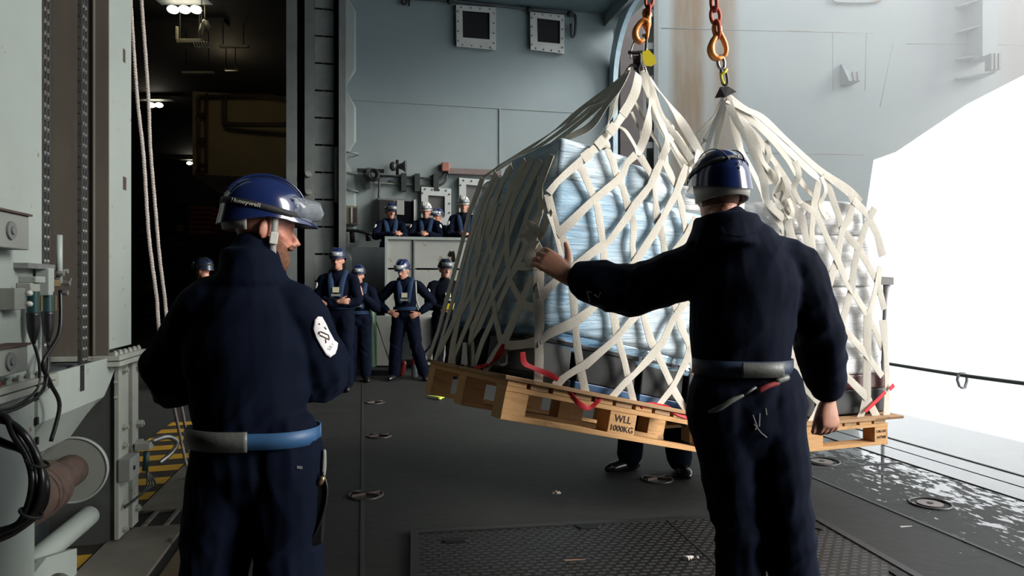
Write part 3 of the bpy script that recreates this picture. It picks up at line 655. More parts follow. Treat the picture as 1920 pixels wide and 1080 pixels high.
BLUE_D = film_material('crumpled_blue_film', (.08, .30, .58), (.35, .55, .70), (.05, .16, .30), (1.2, 1.2, 14), (0, -.2, 0), .9)
WHITE = film_material('white_stretch_film', (.80, .80, .80), (.86, .86, .86), (.55, .54, .54), (1, 1, 8), (0, 0, 0), .3)
WEB = M_('cream_webbing', (.68, .63, .54), .8, var=.07, vs=14, bmp=.35, bs=180)
RED = M_('red_webbing', (.75, .02, .035), .6, var=.1); CRATE = M_('black_crate_plastic', (.0035, .004, .005), .5); CRATE_B = M_('blue_crate_base', (.03, .09, .2), .4)
MAR = M_('maroon_crate', (.13, .04, .035), .35, var=.2); LABW = M_('white_label', (.7, .7, .68), .6)
ORANGE = M_('orange_hook_paint', (.75, .25, .045), .35, metal=.25, var=.15, coat=.4); RCHAIN = M_('red_chain_paint', (.42, .06, .025), .5, var=.2)
YTAG = M_('yellow_tag', (.75, .6, .02), .5); BWEB = M_('black_webbing', (.03, .027, .027), .85, bmp=.3, bs=150)

def frame3(O, U, V, W):                          # 4x4 with columns U V W O
    m = Matrix.Identity(4)
    for i, c in enumerate((U, V, W, O)):
        for r in range(3): m[r][i] = c[r]
    return m
def text_mesh(s, size, M, align='CENTER', thick=.0006):
    c = bpy.data.curves.new('txt', 'FONT'); c.body = s; c.size = size; c.align_x = align; c.align_y = 'CENTER'; c.extrude = thick; c.resolution_u = 3
    o = bpy.data.objects.new('txt', c); COL.objects.link(o); dg = bpy.context.evaluated_depsgraph_get()
    m = bpy.data.meshes.new_from_object(o.evaluated_get(dg)); bpy.data.objects.remove(o); bpy.data.curves.remove(c); m.materials.clear()
    m.transform(M); return m

def make_pallet(M, L, W_, lab, n_top=9, wood=WOOD, stencils=(), over=0):
    """origin at the near bottom corner; x along the long front, y into depth, z up."""
    o = empty('wooden_pallet', M.translation, 0, lab, 'pallet', M=M)
    H = .022
    def bx(nm, *a, mat=wood):
        q = MB().box(*a).build(nm, mat, o, local=True, bevel=.002); q['label'] = nm; del q['label']; return q
    for y in (0, W_ / 2 - .05, W_ - .1):
        bx('bottom_board', 0, L, y, y + .1, 0, H)
        bx('stringer_board', 0, L, y, y + .1, .118, .140)
        for x in (0.0, L / 2 - .0725, L - .11):
            bx('block', x, x + (.145 if 0 < x < L - .12 else .11), y + .002, y + .098, H, .118)
    bw = L / n_top
    for i in range(n_top): bx('deck_board', i * bw, i * bw + bw * (.80 if i % 2 else .84), -.002, W_ + .002, .140, .164, mat=(wood, WOOD2)[i % 2])
    bx('deck_board', -.02, L + over, -.015, .10, .164, .182, mat=WOOD2)
    bx('deck_board', -.02, L + over, W_ - .1, W_ + .01, .164, .182, mat=WOOD2)
    bx('deck_board', -.02, .12, -.015, W_ + .01, .164, .181, mat=WOOD2); bx('deck_board', L - .12, L + over, -.015, W_ + .01, .164, .181, mat=WOOD2)
    for s_, size, x, z in stencils:
        m = text_mesh(s_, size, Matrix.Translation((x, -.0015 + .002, z)) @ Matrix.Rotation(math.pi / 2, 4, 'X')); put(m, 'stencil', INK, o, local=True)
    return o
# ---- left pallet: near corner at pixel (940,785), tilted as it swings
th = math.radians(25); tau = math.radians(13.2)
U1 = V3(math.cos(th) * math.cos(tau), math.sin(th) * math.cos(tau), -math.sin(tau)).normalized()
V1 = V3(-math.sin(th), math.cos(th), -.03); V1 = (V1 - U1 * V1.dot(U1)).normalized(); W1 = U1.cross(V1)
A1 = P(938, 786, 2.80); M1 = frame3(A1, U1, V1, W1)
make_pallet(M1, 1.2, 1.0, 'tilted wooden pallet stencilled WLL 1000KG under the blue wrapped load', 11, WOOD, (('WLL', .045, .60, .088), ('1000KG', .038, .60, .045)), 0)
# ---- load 1 corners
N0, N1 = P(1003, 716, 2.93), P(1052, 262, 2.98)
R0 = N0 + U1 * 1.08; R1 = N1 + V3(U1.x, U1.y, -.16) * 1.06
L0 = P(826, 682, 3.68); L1 = P(900, 332, 3.86)
K0 = R0 + (L0 - N0); K1 = R1 + (L1 - N1) - V3(0, 0, .05)
def lerp4(s_, t_, z_):                            # s along front, t into depth, z up
    b = (N0.lerp(R0, s_)).lerp(L0.lerp(K0, s_), t_); t2 = (N1.lerp(R1, s_)).lerp(L1.lerp(K1, s_), t_); return b.lerp(t2, z_)
def softbox(corner_fn, s0, s1, t0, t1, z0, z1, n, bul, seed, crumple=.006, rnd_=.0):
    """a stuffed, film wrapped block: subdivided faces that bulge and crumple, rounded corners"""
    bm = bmesh.new(); bmesh.ops.create_cube(bm, size=2); bmesh.ops.subdivide_edges(bm, edges=bm.edges, cuts=n, use_grid_fill=True)
    me = bpy.data.meshes.new('s'); 
    for v in bm.verts:
        p = v.co.copy(); q = p.copy()
        if rnd_: 
            k = rnd_; c = Vector([max(-1 + k, min(1 - k, x)) for x in p]); d = p - c
            if d.length > 1e-6: q = c + d.normalized() * k if d.length > k * .999 else c + d
            q = c + (d.normalized() * min(d.length, k) if d.length > 1e-6 else d)
        e = [1 - x * x for x in p]
        q = q + Vector((p.x * bul * e[1] * e[2], p.y * bul * e[0] * e[2], p.z * bul * e[0] * e[1]))
        nn = noise.noise(p * 1.7 + Vector((seed, 0, 0))) * crumple * 12 + noise.noise(Vector((p.x * 2, p.y * 2, p.z * 9)) + Vector((0, seed, 0))) * crumple * 5
        q = q * (1 + nn * .5)
        s_, t_, z_ = (q.x + 1) / 2, (q.y + 1) / 2, (q.z + 1) / 2
        v.co = corner_fn(s0 + (s1 - s0) * s_, t0 + (t1 - t0) * t_, z0 + (z1 - z0) * z_)
    bm.to_mesh(me); bm.free(); return me
ld1 = put(softbox(lerp4, 0, 1, 0, 1, .22, .86, 26, .01, 3, .0025, .04), 'wrapped_load', BLUE, smooth=True)
tag(ld1, 'tall load wrapped in pale blue film under the net of the tilted pallet', 'wrapped cargo')
tag(put(softbox(lerp4, .03, .99, .02, .98, .15, .245, 16, .02, 9, .004, .05), 'film_skirt', BLUE_D, smooth=True), 'glossy crumpled blue film hem above the black crates', 'film')
tag(put(softbox(lerp4, 0.0, .34, .0, .55, .845, 1.01, 14, .01, 5, .0012, .03), 'wrapped_bundle', BLUE, smooth=True), 'pointed pale blue bundle at the top near corner of the load', 'bundle', 'bundles on top of the blue load')
tag(put(softbox(lerp4, .33, .62, .0, .5, .83, 1.0, 14, .10, 6, .004, .30), 'wrapped_bundle', BLUE, smooth=True), 'rounded blue bundle second from the top near corner', 'bundle', 'bundles on top of the blue load')
tag(put(softbox(lerp4, .63, .95, .0, .5, .84, .97, 14, .08, 7, .004, .30), 'wrapped_bundle', WHITE, smooth=True), 'rounded whitish bundle at the right of the blue load top', 'bundle', 'bundles on top of the blue load')
tag(put(softbox(lerp4, .02, .95, .55, 1.0, .845, .97, 16, .03, 8, .004, .12), 'wrapped_bundle', BLUE, smooth=True), 'long blue bundle at the back of the load top', 'bundle', 'bundles on top of the blue load')
GREYF = film_material('grey_folded_film', (.20, .23, .27), (.26, .30, .34), (.15, .17, .2))
for i, (s0, s1, lab) in enumerate(((.01, .17, 'grey crate end at the near corner of the tilted pallet'), (.19, .50, 'black crate left of the middle strap crossing under the blue film'), (.52, .76, 'black crate behind the middle strap crossing of the tilted pallet'), (.78, 1.03, 'black crate nearest the standing man under the blue film'))):
    o = empty('black_crate', lerp4(s0, 0, .02), 0, lab, 'crate', 'crates at the bottom of the tilted load')
    t0, t1 = .01, .52
    def hx(z0, z1, g=0): return MB().hexa([lerp4(s0 + g, t0 + g, z0), lerp4(s1 - g, t0 + g, z0), lerp4(s1 - g, t1 - g, z0), lerp4(s0 + g, t1 - g, z0), lerp4(s0 + g, t0 + g, z1), lerp4(s1 - g, t0 + g, z1), lerp4(s1 - g, t1 - g, z1), lerp4(s0 + g, t1 - g, z1)])
    hx(.035, .2, .006).build('crate_body', MT['mid_paint'] if i == 0 else CRATE, o, bevel=.006); hx(.005, .035).build('crate_foot', CRATE_B if i else CRATE, o, bevel=.004); hx(.17, .19, -.001).build('crate_rim', CRATE, o, bevel=.003)
for i, (t0, t1, lab) in enumerate(((.53, .75, 'black crate in the middle of the shaded left side'), (.76, .99, 'black crate at the far end of the shaded left side'))):
    o = empty('black_crate', lerp4(0, t0, .02), 0, lab, 'crate', 'crates at the bottom of the tilted load')
    MB().hexa([lerp4(.01, t0, .005), lerp4(.9, t0, .005), lerp4(.9, t1, .005), lerp4(.01, t1, .005), lerp4(.01, t0, .2), lerp4(.9, t0, .2), lerp4(.9, t1, .2), lerp4(.01, t1, .2)]).build('crate_body', CRATE, o, bevel=.006)
# ---- mapping pixels onto the faces of the load (real planes in the scene)
E0 = V3(0, 0, CH)
def plane_hit(px, py, o_, n_):
    d = P(px, py, 1) - E0; return E0 + d * ((o_ - E0).dot(n_) / d.dot(n_))
nF = (R0 - N0).cross(N1 - N0).normalized(); nF = nF if nF.y < 0 else -nF
nL = (L0 - N0).cross(N1 - N0).normalized(); nL = nL if nL.x < 0 else -nL
def onF(px, py, off=.028): return plane_hit(px, py, N0 + nF * off, nF)
def onL(px, py, off=.03): return plane_hit(px, py, N0 + nL * off, nL)
net = empty('cargo_net', P(1195, 130, 3.25), 0, 'cream webbing net over the blue wrapped load, gathered at the left hook', 'cargo net')
net2 = empty('cargo_net', P(1360, 175, 4.0), 0, 'cream webbing net over the white wrapped load, gathered at the right hook', 'cargo net')
rs = random.Random(11)
def strap(pts, wd, nrm, par, seed=0, mat=WEB, tw=.25, sm=5, nm='strap'):
    if nm == 'strap' and len(pts) > 3 and tw < .3: sm = 0
    n = len(pts); ws = [wd * (1 + rs.uniform(-.30, .08)) for _ in pts]
    ns = [(Vector(nrm) + V3(rs.uniform(-tw, tw), 0, rs.uniform(-tw, tw))).normalized() for _ in pts]
    return MB().ribbon(pts, ws, ns, .0016, .002, sm).build(nm, mat, par, smooth=True, auto=50)
APEX = P(1200, 128, 3.28)
def mix(p, q, t_): return p.lerp(q, t_)
def air(pts, y0, y1):                             # polyline between two known depths
    n = len(pts); return [P(x, y, y0 + (y1 - y0) * i / (n - 1)) for i, (x, y) in enumerate(pts)]
FRONT_D = [
 [(1027, 364), (1044, 435), (1058, 453), (1069, 487), (1072, 530), (1075, 560), (1078, 604), (1082, 649), (1089, 693), (1099, 742)],
 [(1078, 304), (1093, 320), (1111, 364), (1120, 387), (1127, 431), (1131, 464), (1134, 498), (1143, 545), (1151, 589), (1156, 627), (1171, 678), (1178, 711), (1190, 762)],
 [(1138, 278), (1150, 304), (1156, 330), (1169, 353), (1178, 390), (1186, 409), (1189, 427), (1186, 458), (1190, 498), (1198, 550), (1207, 596), (1220, 638), (1231, 660), (1251, 704), (1267, 738), (1290, 775)],
 [(1200, 293), (1218, 322), (1227, 342), (1229, 376), (1233, 413), (1244, 453), (1250, 500), (1262, 560), (1278, 616), (1291, 644), (1295, 671), (1310, 720), (1340, 780)],
 [(1244, 300), (1256, 325), (1269, 353), (1278, 387), (1284, 420), (1288, 445), (1300, 500), (1320, 560), (1340, 640), (1355, 700)],
 [(1010, 508), (1009, 560), (1012, 600), (1010, 633), (1011, 671), (1009, 726)]]
FRONT_U = [
 [(1029, 362), (1044, 342), (1060, 327), (1100, 293), (1124, 269)],
 [(1044, 440), (1062, 425), (1107, 380), (1156, 340), (1169, 325), (1176, 305), (1192, 290)],
 [(1012, 560), (1024, 545), (1055, 515), (1078, 498), (1124, 464), (1142, 453), (1178, 404), (1191, 384), (1218, 349), (1231, 322), (1240, 300)],
 [(1120, 560), (1145, 530), (1173, 502), (1187, 498), (1227, 436), (1240, 413), (1267, 364), (1280, 331), (1286, 310)],
 [(1011, 640), (1030, 625), (1067, 609), (1089, 596), (1111, 578), (1125, 562)],
 [(1040, 724), (1060, 706), (1084, 691), (1098, 684), (1147, 642), (1164, 624), (1191, 593), (1220, 540), (1267, 471), (1287, 444), (1307, 409)],
 [(1143, 750), (1173, 716), (1191, 700), (1222, 667), (1242, 642), (1262, 600), (1300, 545)],
 [(1228, 768), (1258, 731), (1267, 716), (1289, 671), (1297, 640), (1320, 600)]]
for i, l in enumerate(FRONT_D): strap([onF(x, y, .030 + .006 * (j % 2)) for j, (x, y) in enumerate(l)], .040 if i != 5 else .046, nF, net)
for i, l in enumerate(FRONT_U): strap([onF(x, y, .036 + .006 * (j % 2)) for j, (x, y) in enumerate(l)], .041, nF, net)
# straps in the air from the front top edge up to the gathering point
def toapex(px, py, mid, onf, ap=None, wd=.04, par=net, nrm=None, y_end=None):
    ap = ap or APEX; s0 = onf(px, py) if callable(onf) else P(px, py, onf)
    Y0 = s0.y; pts = [s0]; n = len(mid)
    for i, (x, y) in enumerate(mid): pts.append(P(x, y, Y0 + (ap.y - Y0) * (i + 1) / (n + 1)))
    pts.append(ap); return strap(pts, wd, nrm or nF, par, tw=.5)
toapex(1124, 269, [(1156, 233), (1189, 178)], onF, P(1197, 140, 3.25), .05)
toapex(1192, 290, [(1200, 280), (1213, 244), (1218, 205), (1222, 178)], onF, P(1205, 135, 3.28), .042)
toapex(1240, 300, [(1251, 264), (1240, 235), (1226, 200), (1216, 178)], onF, P(1203, 140, 3.26), .036)
toapex(1286, 310, [(1262, 273), (1245, 240), (1232, 215), (1222, 185)], onF, P(1205, 132, 3.3), .036)
toapex(1138, 278, [(1138, 262)], onF, P(1124, 262, 3.1), .034)
toapex(1244, 300, [(1236, 275), (1222, 250), (1205, 218)], onF, P(1190, 190, 3.25), .030)
toapex(1200, 293, [(1186, 266), (1172, 245)], onF, P(1160, 238, 3.2), .028)
toapex(1205, 262, [(1195, 235)], 3.2, P(1184, 210, 3.22), .018)
# right side of the left net, seen from inside: wide webs running down to the right
AP1 = P(1206, 128, 3.32)
for l, y1, wd in (([(1228, 160), (1250, 190), (1285, 240), (1320, 300), (1350, 350)], 3.95, .05), ([(1222, 165), (1240, 215), (1270, 260), (1300, 305), (1318, 350)], 3.6, .038), ([(1216, 170), (1228, 220), (1262, 275), (1290, 330)], 3.5, .036), ([(1232, 200), (1262, 240), (1300, 300), (1330, 340)], 4.1, .036)):
    n = len(l); strap([AP1] + [P(x, y, 3.32 + (y1 - 3.32) * (i + 1) / n) for i, (x, y) in enumerate(l)], wd, V3(-.2, -1, .3), net, tw=.4)
for l in ([(1262, 236), (1258, 262), (1250, 290), (1252, 330)], [(1300, 300), (1292, 330), (1296, 360)], [(1310, 282), (1304, 310), (1318, 330)]): strap(air(l, 3.6, 3.4), .03, nF, net, tw=.6)
# fan over the left side of the load
APL = P(1178, 132, 3.22)
LE = [(905, 334, 3.84), (925, 326, 3.76), (950, 312, 3.6), (975, 303, 3.5), (1000, 292, 3.38), (1020, 282, 3.2), (1040, 272, 3.05)]
FAN = [([(1140, 165), (1080, 213), (1030, 252), (975, 290), (930, 318)], 3.95, .05), ([(1142, 170), (1085, 222), (1030, 262), (985, 294), (950, 316)], 3.80, .045), ([(1146, 172), (1095, 222), (1045, 262), (1005, 295), (972, 312)], 3.65, .045),
       ([(1150, 175), (1120, 205), (1075, 240), (1035, 275), (1000, 300)], 3.45, .04), ([(1160, 165), (1135, 200), (1105, 238), (1060, 262), (1030, 290)], 3.25, .05), ([(1164, 160), (1148, 195), (1140, 232), (1136, 262), (1120, 290)], 3.7, .045), ([(1158, 180), (1150, 215), (1130, 245), (1112, 268)], 3.9, .04), ([(1135, 185), (1100, 200), (1050, 245), (1000, 280), (955, 300), (905, 334)], 3.86, .04)]
for l, y1, wd in FAN:
    n = len(l); strap([APL] + [P(x, y, 3.22 + (y1 - 3.22) * (i + 1) / n) for i, (x, y) in enumerate(l)], wd, V3(-.5, -.55, .6), net, tw=.3)
SIDE = [
 [(905, 334), (880, 400), (860, 480), (838, 560), (822, 620), (803, 674)],
 [(930, 322), (905, 380), (880, 450), (866, 500), (850, 560), (833, 620), (816, 677)],
 [(952, 318), (928, 375), (905, 430), (897, 480), (875, 545), (850, 605), (818, 672)],
 [(985, 300), (955, 360), (930, 425), (912, 480), (888, 545), (862, 590), (848, 640), (843, 682)],
 [(1000, 295), (972, 350), (945, 415), (925, 480), (905, 540), (880, 600), (850, 672)],
 [(1015, 300), (990, 350), (965, 410), (948, 460), (930, 505), (910, 560), (885, 620), (874, 688)],
 [(1035, 290), (1015, 340), (990, 400), (973, 450), (955, 500), (925, 555), (900, 610), (880, 640)],
 [(1020, 380), (1000, 420), (985, 460), (970, 495), (952, 535), (930, 585), (905, 640), (888, 690)],
 [(988, 455), (975, 485), (958, 520), (945, 550), (932, 575)],
 [(960, 312), (938, 350), (925, 400), (915, 440), (922, 480), (922, 540), (929, 595), (940, 643)],
 [(985, 302), (968, 350), (955, 390), (951, 430), (951, 480), (958, 528), (973, 559), (989, 576), (1009, 577)],
 [(935, 330), (915, 375), (900, 430), (893, 480), (888, 540), (884, 605), (886, 688)],
 [(895, 420), (880, 480), (864, 581), (852, 640), (850, 684)],
 [(1012, 330), (1014, 400), (1000, 440), (1003, 480), (1006, 560)],
 [(908, 697), (925, 670), (944, 644), (970, 585), (985, 550), (996, 520)],
 [(944, 645), (960, 648), (985, 645), (1010, 640)],
 [(1020, 372), (1030, 400), (1020, 430), (1012, 450)]]
for i, l in enumerate(SIDE): strap([onL(x, y, .028 + .008 * ((j + i) % 2)) for j, (x, y) in enumerate(l)], .042 if i not in (14, 15) else .05, nL, net, tw=.15)
# stitched sleeves where the webs cross
def sleeve(p, q, wd, nrm, par): return MB().ribbon([p, p.lerp(q, .5), q], wd, nrm, .002, .001).build('stitch_sleeve', WEB, par, smooth=True, auto=50)
for (x, y), (dx, dy) in (((1100, 292), (13, -10)), ((1126, 268), (11, -12)), ((1148, 242), (9, -12)), ((1172, 208), (8, -13))):
    sleeve(onF(x - dx * .6, y - dy * .6, .043), onF(x + dx * .6, y + dy * .6, .043), .046, nF, net)
# bunched web on the shaded side by the hand
for l, wd in (([(1012, 470), (1000, 452), (986, 432), (978, 438), (990, 452), (1008, 460)], .045), ([(1010, 440), (1000, 424), (986, 420), (990, 440), (1006, 452)], .04), ([(1000, 458), (994, 475), (992, 498)], .055), ([(972, 500), (988, 498), (1010, 490)], .045), ([(1006, 500), (1004, 530), (1008, 560)], .03)):
    strap([onL(x, y, .05 + .012 * (j % 3)) for j, (x, y) in enumerate(l)], wd, nL + V3(0, -.5, .2), net, tw=.45, sm=5)
strap([onF(x, y, .035) for x, y in ((1030, 400), (1038, 425), (1046, 455), (1052, 480))], .03, V3(.6, -.8, 0), net, tw=.2)
# red tie webbing looped along the pallet edge
red = empty('red_strap', A1 + V3(.1, 0, .2), 0, 'slack red strap looping along the front edge of the tilted pallet', 'strap')
for l in ([(980, 660), (983, 680), (1000, 690), (1030, 702), (1046, 712)], [(1060, 726), (1075, 745), (1090, 760), (1104, 764), (1116, 756), (1128, 742)], [(1203, 764), (1216, 758), (1232, 760), (1250, 764), (1275, 778), (1296, 782), (1300, 770)], [(945, 645), (938, 660), (920, 682), (890, 690)]):
    strap([onF(x, y, .055) for x, y in l] if l[0][0] > 960 else [onL(x, y, .04) for x, y in l], .026, nF, red, mat=RED, tw=.8, nm='red_web')
strap([onL(x, y, .04) for x, y in ((880, 698), (896, 690), (914, 684))], .02, nL, red, mat=RED, tw=.2, nm='red_web')
pk = tag(MB().hexa([onF(1296, 802, .06), onF(1304, 804, .06), onF(1304, 804, .03), onF(1296, 802, .03), onF(1294, 745, .06), onF(1301, 745, .06), onF(1301, 745, .03), onF(1294, 745, .03)]).build('red_tag', M_('dark_red_tag', (.35, .01, .02), .5)), 'small dark red tag hanging at the pallet end by the man', 'tag')
# white labels on the shaded crates
tag(MB().hexa([onL(864, 683, .06), onL(877, 685, .06), onL(877, 685, .05), onL(864, 683, .05), onL(868, 642, .06), onL(875, 642, .06), onL(875, 642, .05), onL(868, 642, .05)]).build('white_tag', LABW), 'small white card label hanging on the shaded side of the load', 'label')
rec = MB()
for l in (((938, 663), (933, 678), (940, 684)), ((946, 657), (951, 668), (950, 680)), ((941, 684), (948, 683), (952, 679))): rec.ribbon([onL(x, y, .012) for x, y in l], .012, nL, .002)
tag(rec.build('printed_symbol', LABW), 'white printed recycling style symbol on a black crate', 'printed mark')

# ---- right pallet and load
th2 = math.radians(19); U2 = V3(math.cos(th2), math.sin(th2), .0).normalized(); V2 = V3(-math.sin(th2), math.cos(th2), 0); W2 = V3(0, 0, 1)
PR = P(1665, 833, 4.44); L2 = 1.2; A2 = PR - U2 * L2; M2 = frame3(A2, U2, V2, W2)
make_pallet(M2, L2, 1.0, 'level wooden pallet under the white wrapped load at the right', 10, WOOD, (('CIRCUIT', .022, L2 - .055, .088), ('247988', .026, L2 - .055, .05)), .12)
a0 = A2 + V3(0, 0, .185) + V2 * .08 + U2 * -.10
def q4(s_, t_, z_):
    b = a0 + U2 * (.4 + (s_ - .4) * (1.58 - .20 * max(0, z_) ** 2)) + V2 * (t_ * .85); lean = V3(-.02, .02, 0) * z_
    return b + V3(0, 0, z_ * 1.40) + lean
tag(put(softbox(q4, 0, 1, 0, 1, .19, .60, 22, .008, 21, .002, .03), 'wrapped_load', WHITE, smooth=True), 'white wrapped block of goods in the lower right net', 'wrapped cargo', 'white wrapped blocks')
tag(put(softbox(q4, .02, 1.0, 0, 1, .60, .84, 22, .01, 22, .003, .05), 'wrapped_load', WHITE, smooth=True), 'white wrapped block stacked second from the bottom in the right net', 'wrapped cargo', 'white wrapped blocks')
tag(put(softbox(q4, .03, .33, -.02, .7, .84, 1.06, 14, .08, 23, .004, .35), 'wrapped_bundle', WHITE, smooth=True), 'round white bundle just right of the helmeted head', 'bundle', 'bundles on top of the white load')
tag(put(softbox(q4, .36, .66, 0, .8, .84, .98, 14, .05, 24, .006, .2), 'wrapped_bundle', WHITE, smooth=True), 'middle white bundle on top of the right load', 'bundle', 'bundles on top of the white load')
tag(put(softbox(q4, .68, .985, 0, .9, .84, 1.0, 14, .03, 25, .005, .12), 'wrapped_bundle', WHITE, smooth=True), 'white bundle at the top right corner of the right load', 'bundle', 'bundles on top of the white load')
for i, (s0, s1, lab) in enumerate(((.03, .32, 'maroon lidded crate hidden mostly behind the standing man'), (.34, .66, 'maroon lidded crate beside the hanging hand'), (.68, 1.02, 'maroon lidded crate at the right end of the right pallet'))):
    o = empty('maroon_crate', q4(s0, 0, 0), 0, lab, 'crate', 'crates at the bottom of the right load')
    def hx2(z0, z1, g=0): return MB().hexa([q4(s0 + g, g, z0), q4(s1 - g, g, z0), q4(s1 - g, .9, z0), q4(s0 + g, .9, z0), q4(s0 + g, g, z1), q4(s1 - g, g, z1), q4(s1 - g, .9, z1), q4(s0 + g, .9, z1)])
    hx2(.004, .12, .01).build('crate_body', CRATE, o, bevel=.01); hx2(.12, .19).build('lid', MAR, o, bevel=.012)
nR = -V2
def onR(px, py, off=.03): return plane_hit(px, py, a0 + nR * off, nR)
RIGHT = [
 [(1588, 352), (1600, 380), (1592, 410), (1579, 431), (1570, 486), (1552, 540), (1548, 567), (1536, 610), (1525, 660)],
 [(1640, 390), (1625, 420), (1609, 465), (1600, 510), (1597, 543), (1583, 590), (1579, 614), (1574, 650)],
 [(1650, 500), (1646, 530), (1633, 580), (1627, 594), (1626, 665), (1625, 744), (1616, 775), (1606, 795)],
 [(1535, 340), (1528, 380), (1522, 430), (1524, 481), (1518, 520), (1508, 560), (1502, 620)],
 [(1656, 600), (1661, 660), (1664, 715), (1662, 782)],
 [(1540, 330), (1555, 355), (1571, 400), (1579, 431), (1609, 465), (1630, 500), (1646, 530), (1658, 580)],
 [(1500, 380), (1530, 400), (1548, 440), (1570, 486), (1588, 530), (1597, 543), (1620, 580), (1642, 620), (1655, 655)],
 [(1480, 380), (1503, 410), (1510, 440), (1524, 481), (1538, 530), (1550, 567), (1580, 614), (1625, 665), (1654, 705)],
 [(1500, 600), (1545, 665), (1584, 703), (1625, 744), (1647, 788)],
 [(1460, 360), (1475, 400), (1485, 440), (1500, 500), (1512, 540), (1530, 580)],
 [(1475, 395), (1466, 440), (1456, 480), (1450, 540)],
 [(1600, 375), (1625, 400), (1645, 440), (1655, 480)],
 [(1483, 600), (1487, 660), (1495, 701), (1512, 725), (1536, 756), (1526, 780), (1510, 808)],
 [(1520, 670), (1505, 690), (1490, 720), (1478, 750)],
 [(1440, 380), (1470, 430), (1482, 500), (1490, 560)],
 [(1410, 600), (1440, 660), (1480, 700), (1500, 760), (1490, 810)]]
for i, l in enumerate(RIGHT): strap([onR(x, y, .03 + .008 * ((i + j) % 2)) for j, (x, y) in enumerate(l)], .058, nR, net2, tw=.25)
AP2 = P(1362, 182, 4.05)
for l, y1, wd in (([(1398, 205), (1430, 222), (1480, 268), (1535, 318), (1588, 356), (1612, 380)], 4.45, .065), ([(1395, 212), (1440, 255), (1478, 300), (1505, 345), (1535, 375)], 4.4, .055), ([(1385, 220), (1420, 262), (1450, 300), (1480, 350), (1500, 385)], 4.35, .055),
                 ([(1378, 222), (1400, 260), (1418, 300), (1432, 340), (1440, 380), (1470, 410)], 4.2, .05), ([(1380, 215), (1412, 260), (1432, 305), (1462, 345), (1475, 390)], 4.3, .05), ([(1372, 225), (1386, 270), (1400, 300), (1425, 350), (1440, 390)], 4.8, .06),
                 ([(1350, 215), (1330, 250), (1312, 275), (1290, 300)], 4.6, .045), ([(1348, 205), (1325, 235), (1305, 262), (1286, 290)], 4.9, .05), ([(1356, 210), (1346, 250), (1342, 290), (1350, 340)], 4.5, .035), ([(1352, 205), (1338, 240), (1326, 280), (1322, 330)], 4.3, .03), ([(1366, 200), (1430, 240), (1470, 275), (1520, 320), (1545, 345)], 5.0, .06), ([(1390, 200), (1450, 240), (1500, 290), (1560, 340)], 5.2, .05)):
    n = len(l); strap([AP2] + [P(x, y, 4.05 + (y1 - 4.05) * (i + 1) / n) for i, (x, y) in enumerate(l)], wd, V3(-.1, -1, .35), net2, tw=.35)
for x, y in ((1434, 265), (1470, 330), (1490, 302), (1455, 312), (1478, 372), (1540, 332)): strap([P(x, y, 4.2), P(x + 8, y + 25, 4.2), P(x - 2, y + 52, 4.22), P(x + 12, y + 80, 4.2)], .045, nR, net2, tw=.31)
red2 = empty('red_strap', q4(1, 0, 0), 0, 'red strap slanting across the crate at the right end of the right pallet', 'strap')
for l in ([(1622, 772), (1640, 755), (1660, 735)], [(1668, 730), (1676, 722)], [(1566, 802), (1582, 796), (1600, 786)], [(1500, 790), (1512, 800), (1525, 796)]): strap([onR(x, y, .05) for x, y in l], .030, nR, red2, mat=RED, tw=.1, nm='red_web')
# ---- hooks, links, chains
def chain(pts, r_link, wire, mat, par, n_l):
    mb = MB(); p0, p1 = Vector(pts[0]), Vector(pts[1]); d = (p1 - p0).normalized()
    for i in range(n_l):
        c = p0 + d * (i * r_link * 2.35); ax = V3(0, 1, 0) if i % 2 else V3(1, .3, 0)
        ax = (ax - d * ax.dot(d)).normalized(); sd = d.cross(ax); k = []
        for j in range(17):
            t_ = j / 16 * 2 * math.pi; k.append(c + d * (math.cos(t_) * r_link * 1.5) + sd * (math.sin(t_) * r_link * .8))
        mb.tube(k, wire, 7, side=ax, cap=False)
    return mb.build('chain', mat, par, smooth=True)
h1 = empty('lifting_hook', P(1205, 70, 3.28), 0, 'orange swivel hook on a red chain at the left, its mouth open to the right', 'hook', 'orange lifting hooks')
H = lambda x, y, dy=0: P(x, y, 3.28 + dy)
MB().tube([H(1214, 44), H(1207, 40), H(1199, 46), H(1192, 58), H(1192, 70), H(1199, 78), H(1206, 76)], [(.018, .022), (.017, .022), (.015, .02), (.016, .02), (.017, .02), (.014, .016), (.010, .012)], 12, smooth=4, round_ends=True).build('hook_body', ORANGE, h1, smooth=True)
MB().tube([H(1216, 30), H(1213, 45), H(1214, 60), H(1213, 72)], [(.014, .018), (.022, .02), (.010, .012), (.007, .01)], 10, smooth=3, round_ends=True).build('latch', ORANGE, h1, smooth=True)
MB().tube([H(1210, 34), H(1208, 25), H(1211, 19), H(1217, 24), H(1219, 32)], .011, 8, smooth=4).build('clevis', ORANGE, h1, smooth=True)
chain([H(1215, 22), H(1222, -40)], .022, .0075, RCHAIN, h1, 5)
h2 = empty('lifting_hook', P(1348, 90, 4.05), 0, 'orange self locking hook on a red chain at the right, closed teardrop shape', 'hook', 'orange lifting hooks')
K = lambda x, y, dy=0: P(x, y, 4.05 + dy)
MB().tube([K(1344, 66), K(1336, 80), K(1333, 93), K(1337, 105), K(1346, 110), K(1355, 108)], [(.016, .02), (.02, .026), (.024, .028), (.022, .026), (.018, .022), (.012, .014)], 12, smooth=5, round_ends=True).build('hook_body', ORANGE, h2, smooth=True)
MB().tube([K(1350, 62), K(1358, 78), K(1362, 92), K(1360, 103), K(1355, 107)], [(.016, .018), (.016, .018), (.014, .016), (.013, .014), (.01, .012)], 12, smooth=5, round_ends=True).build('latch', ORANGE, h2, smooth=True)
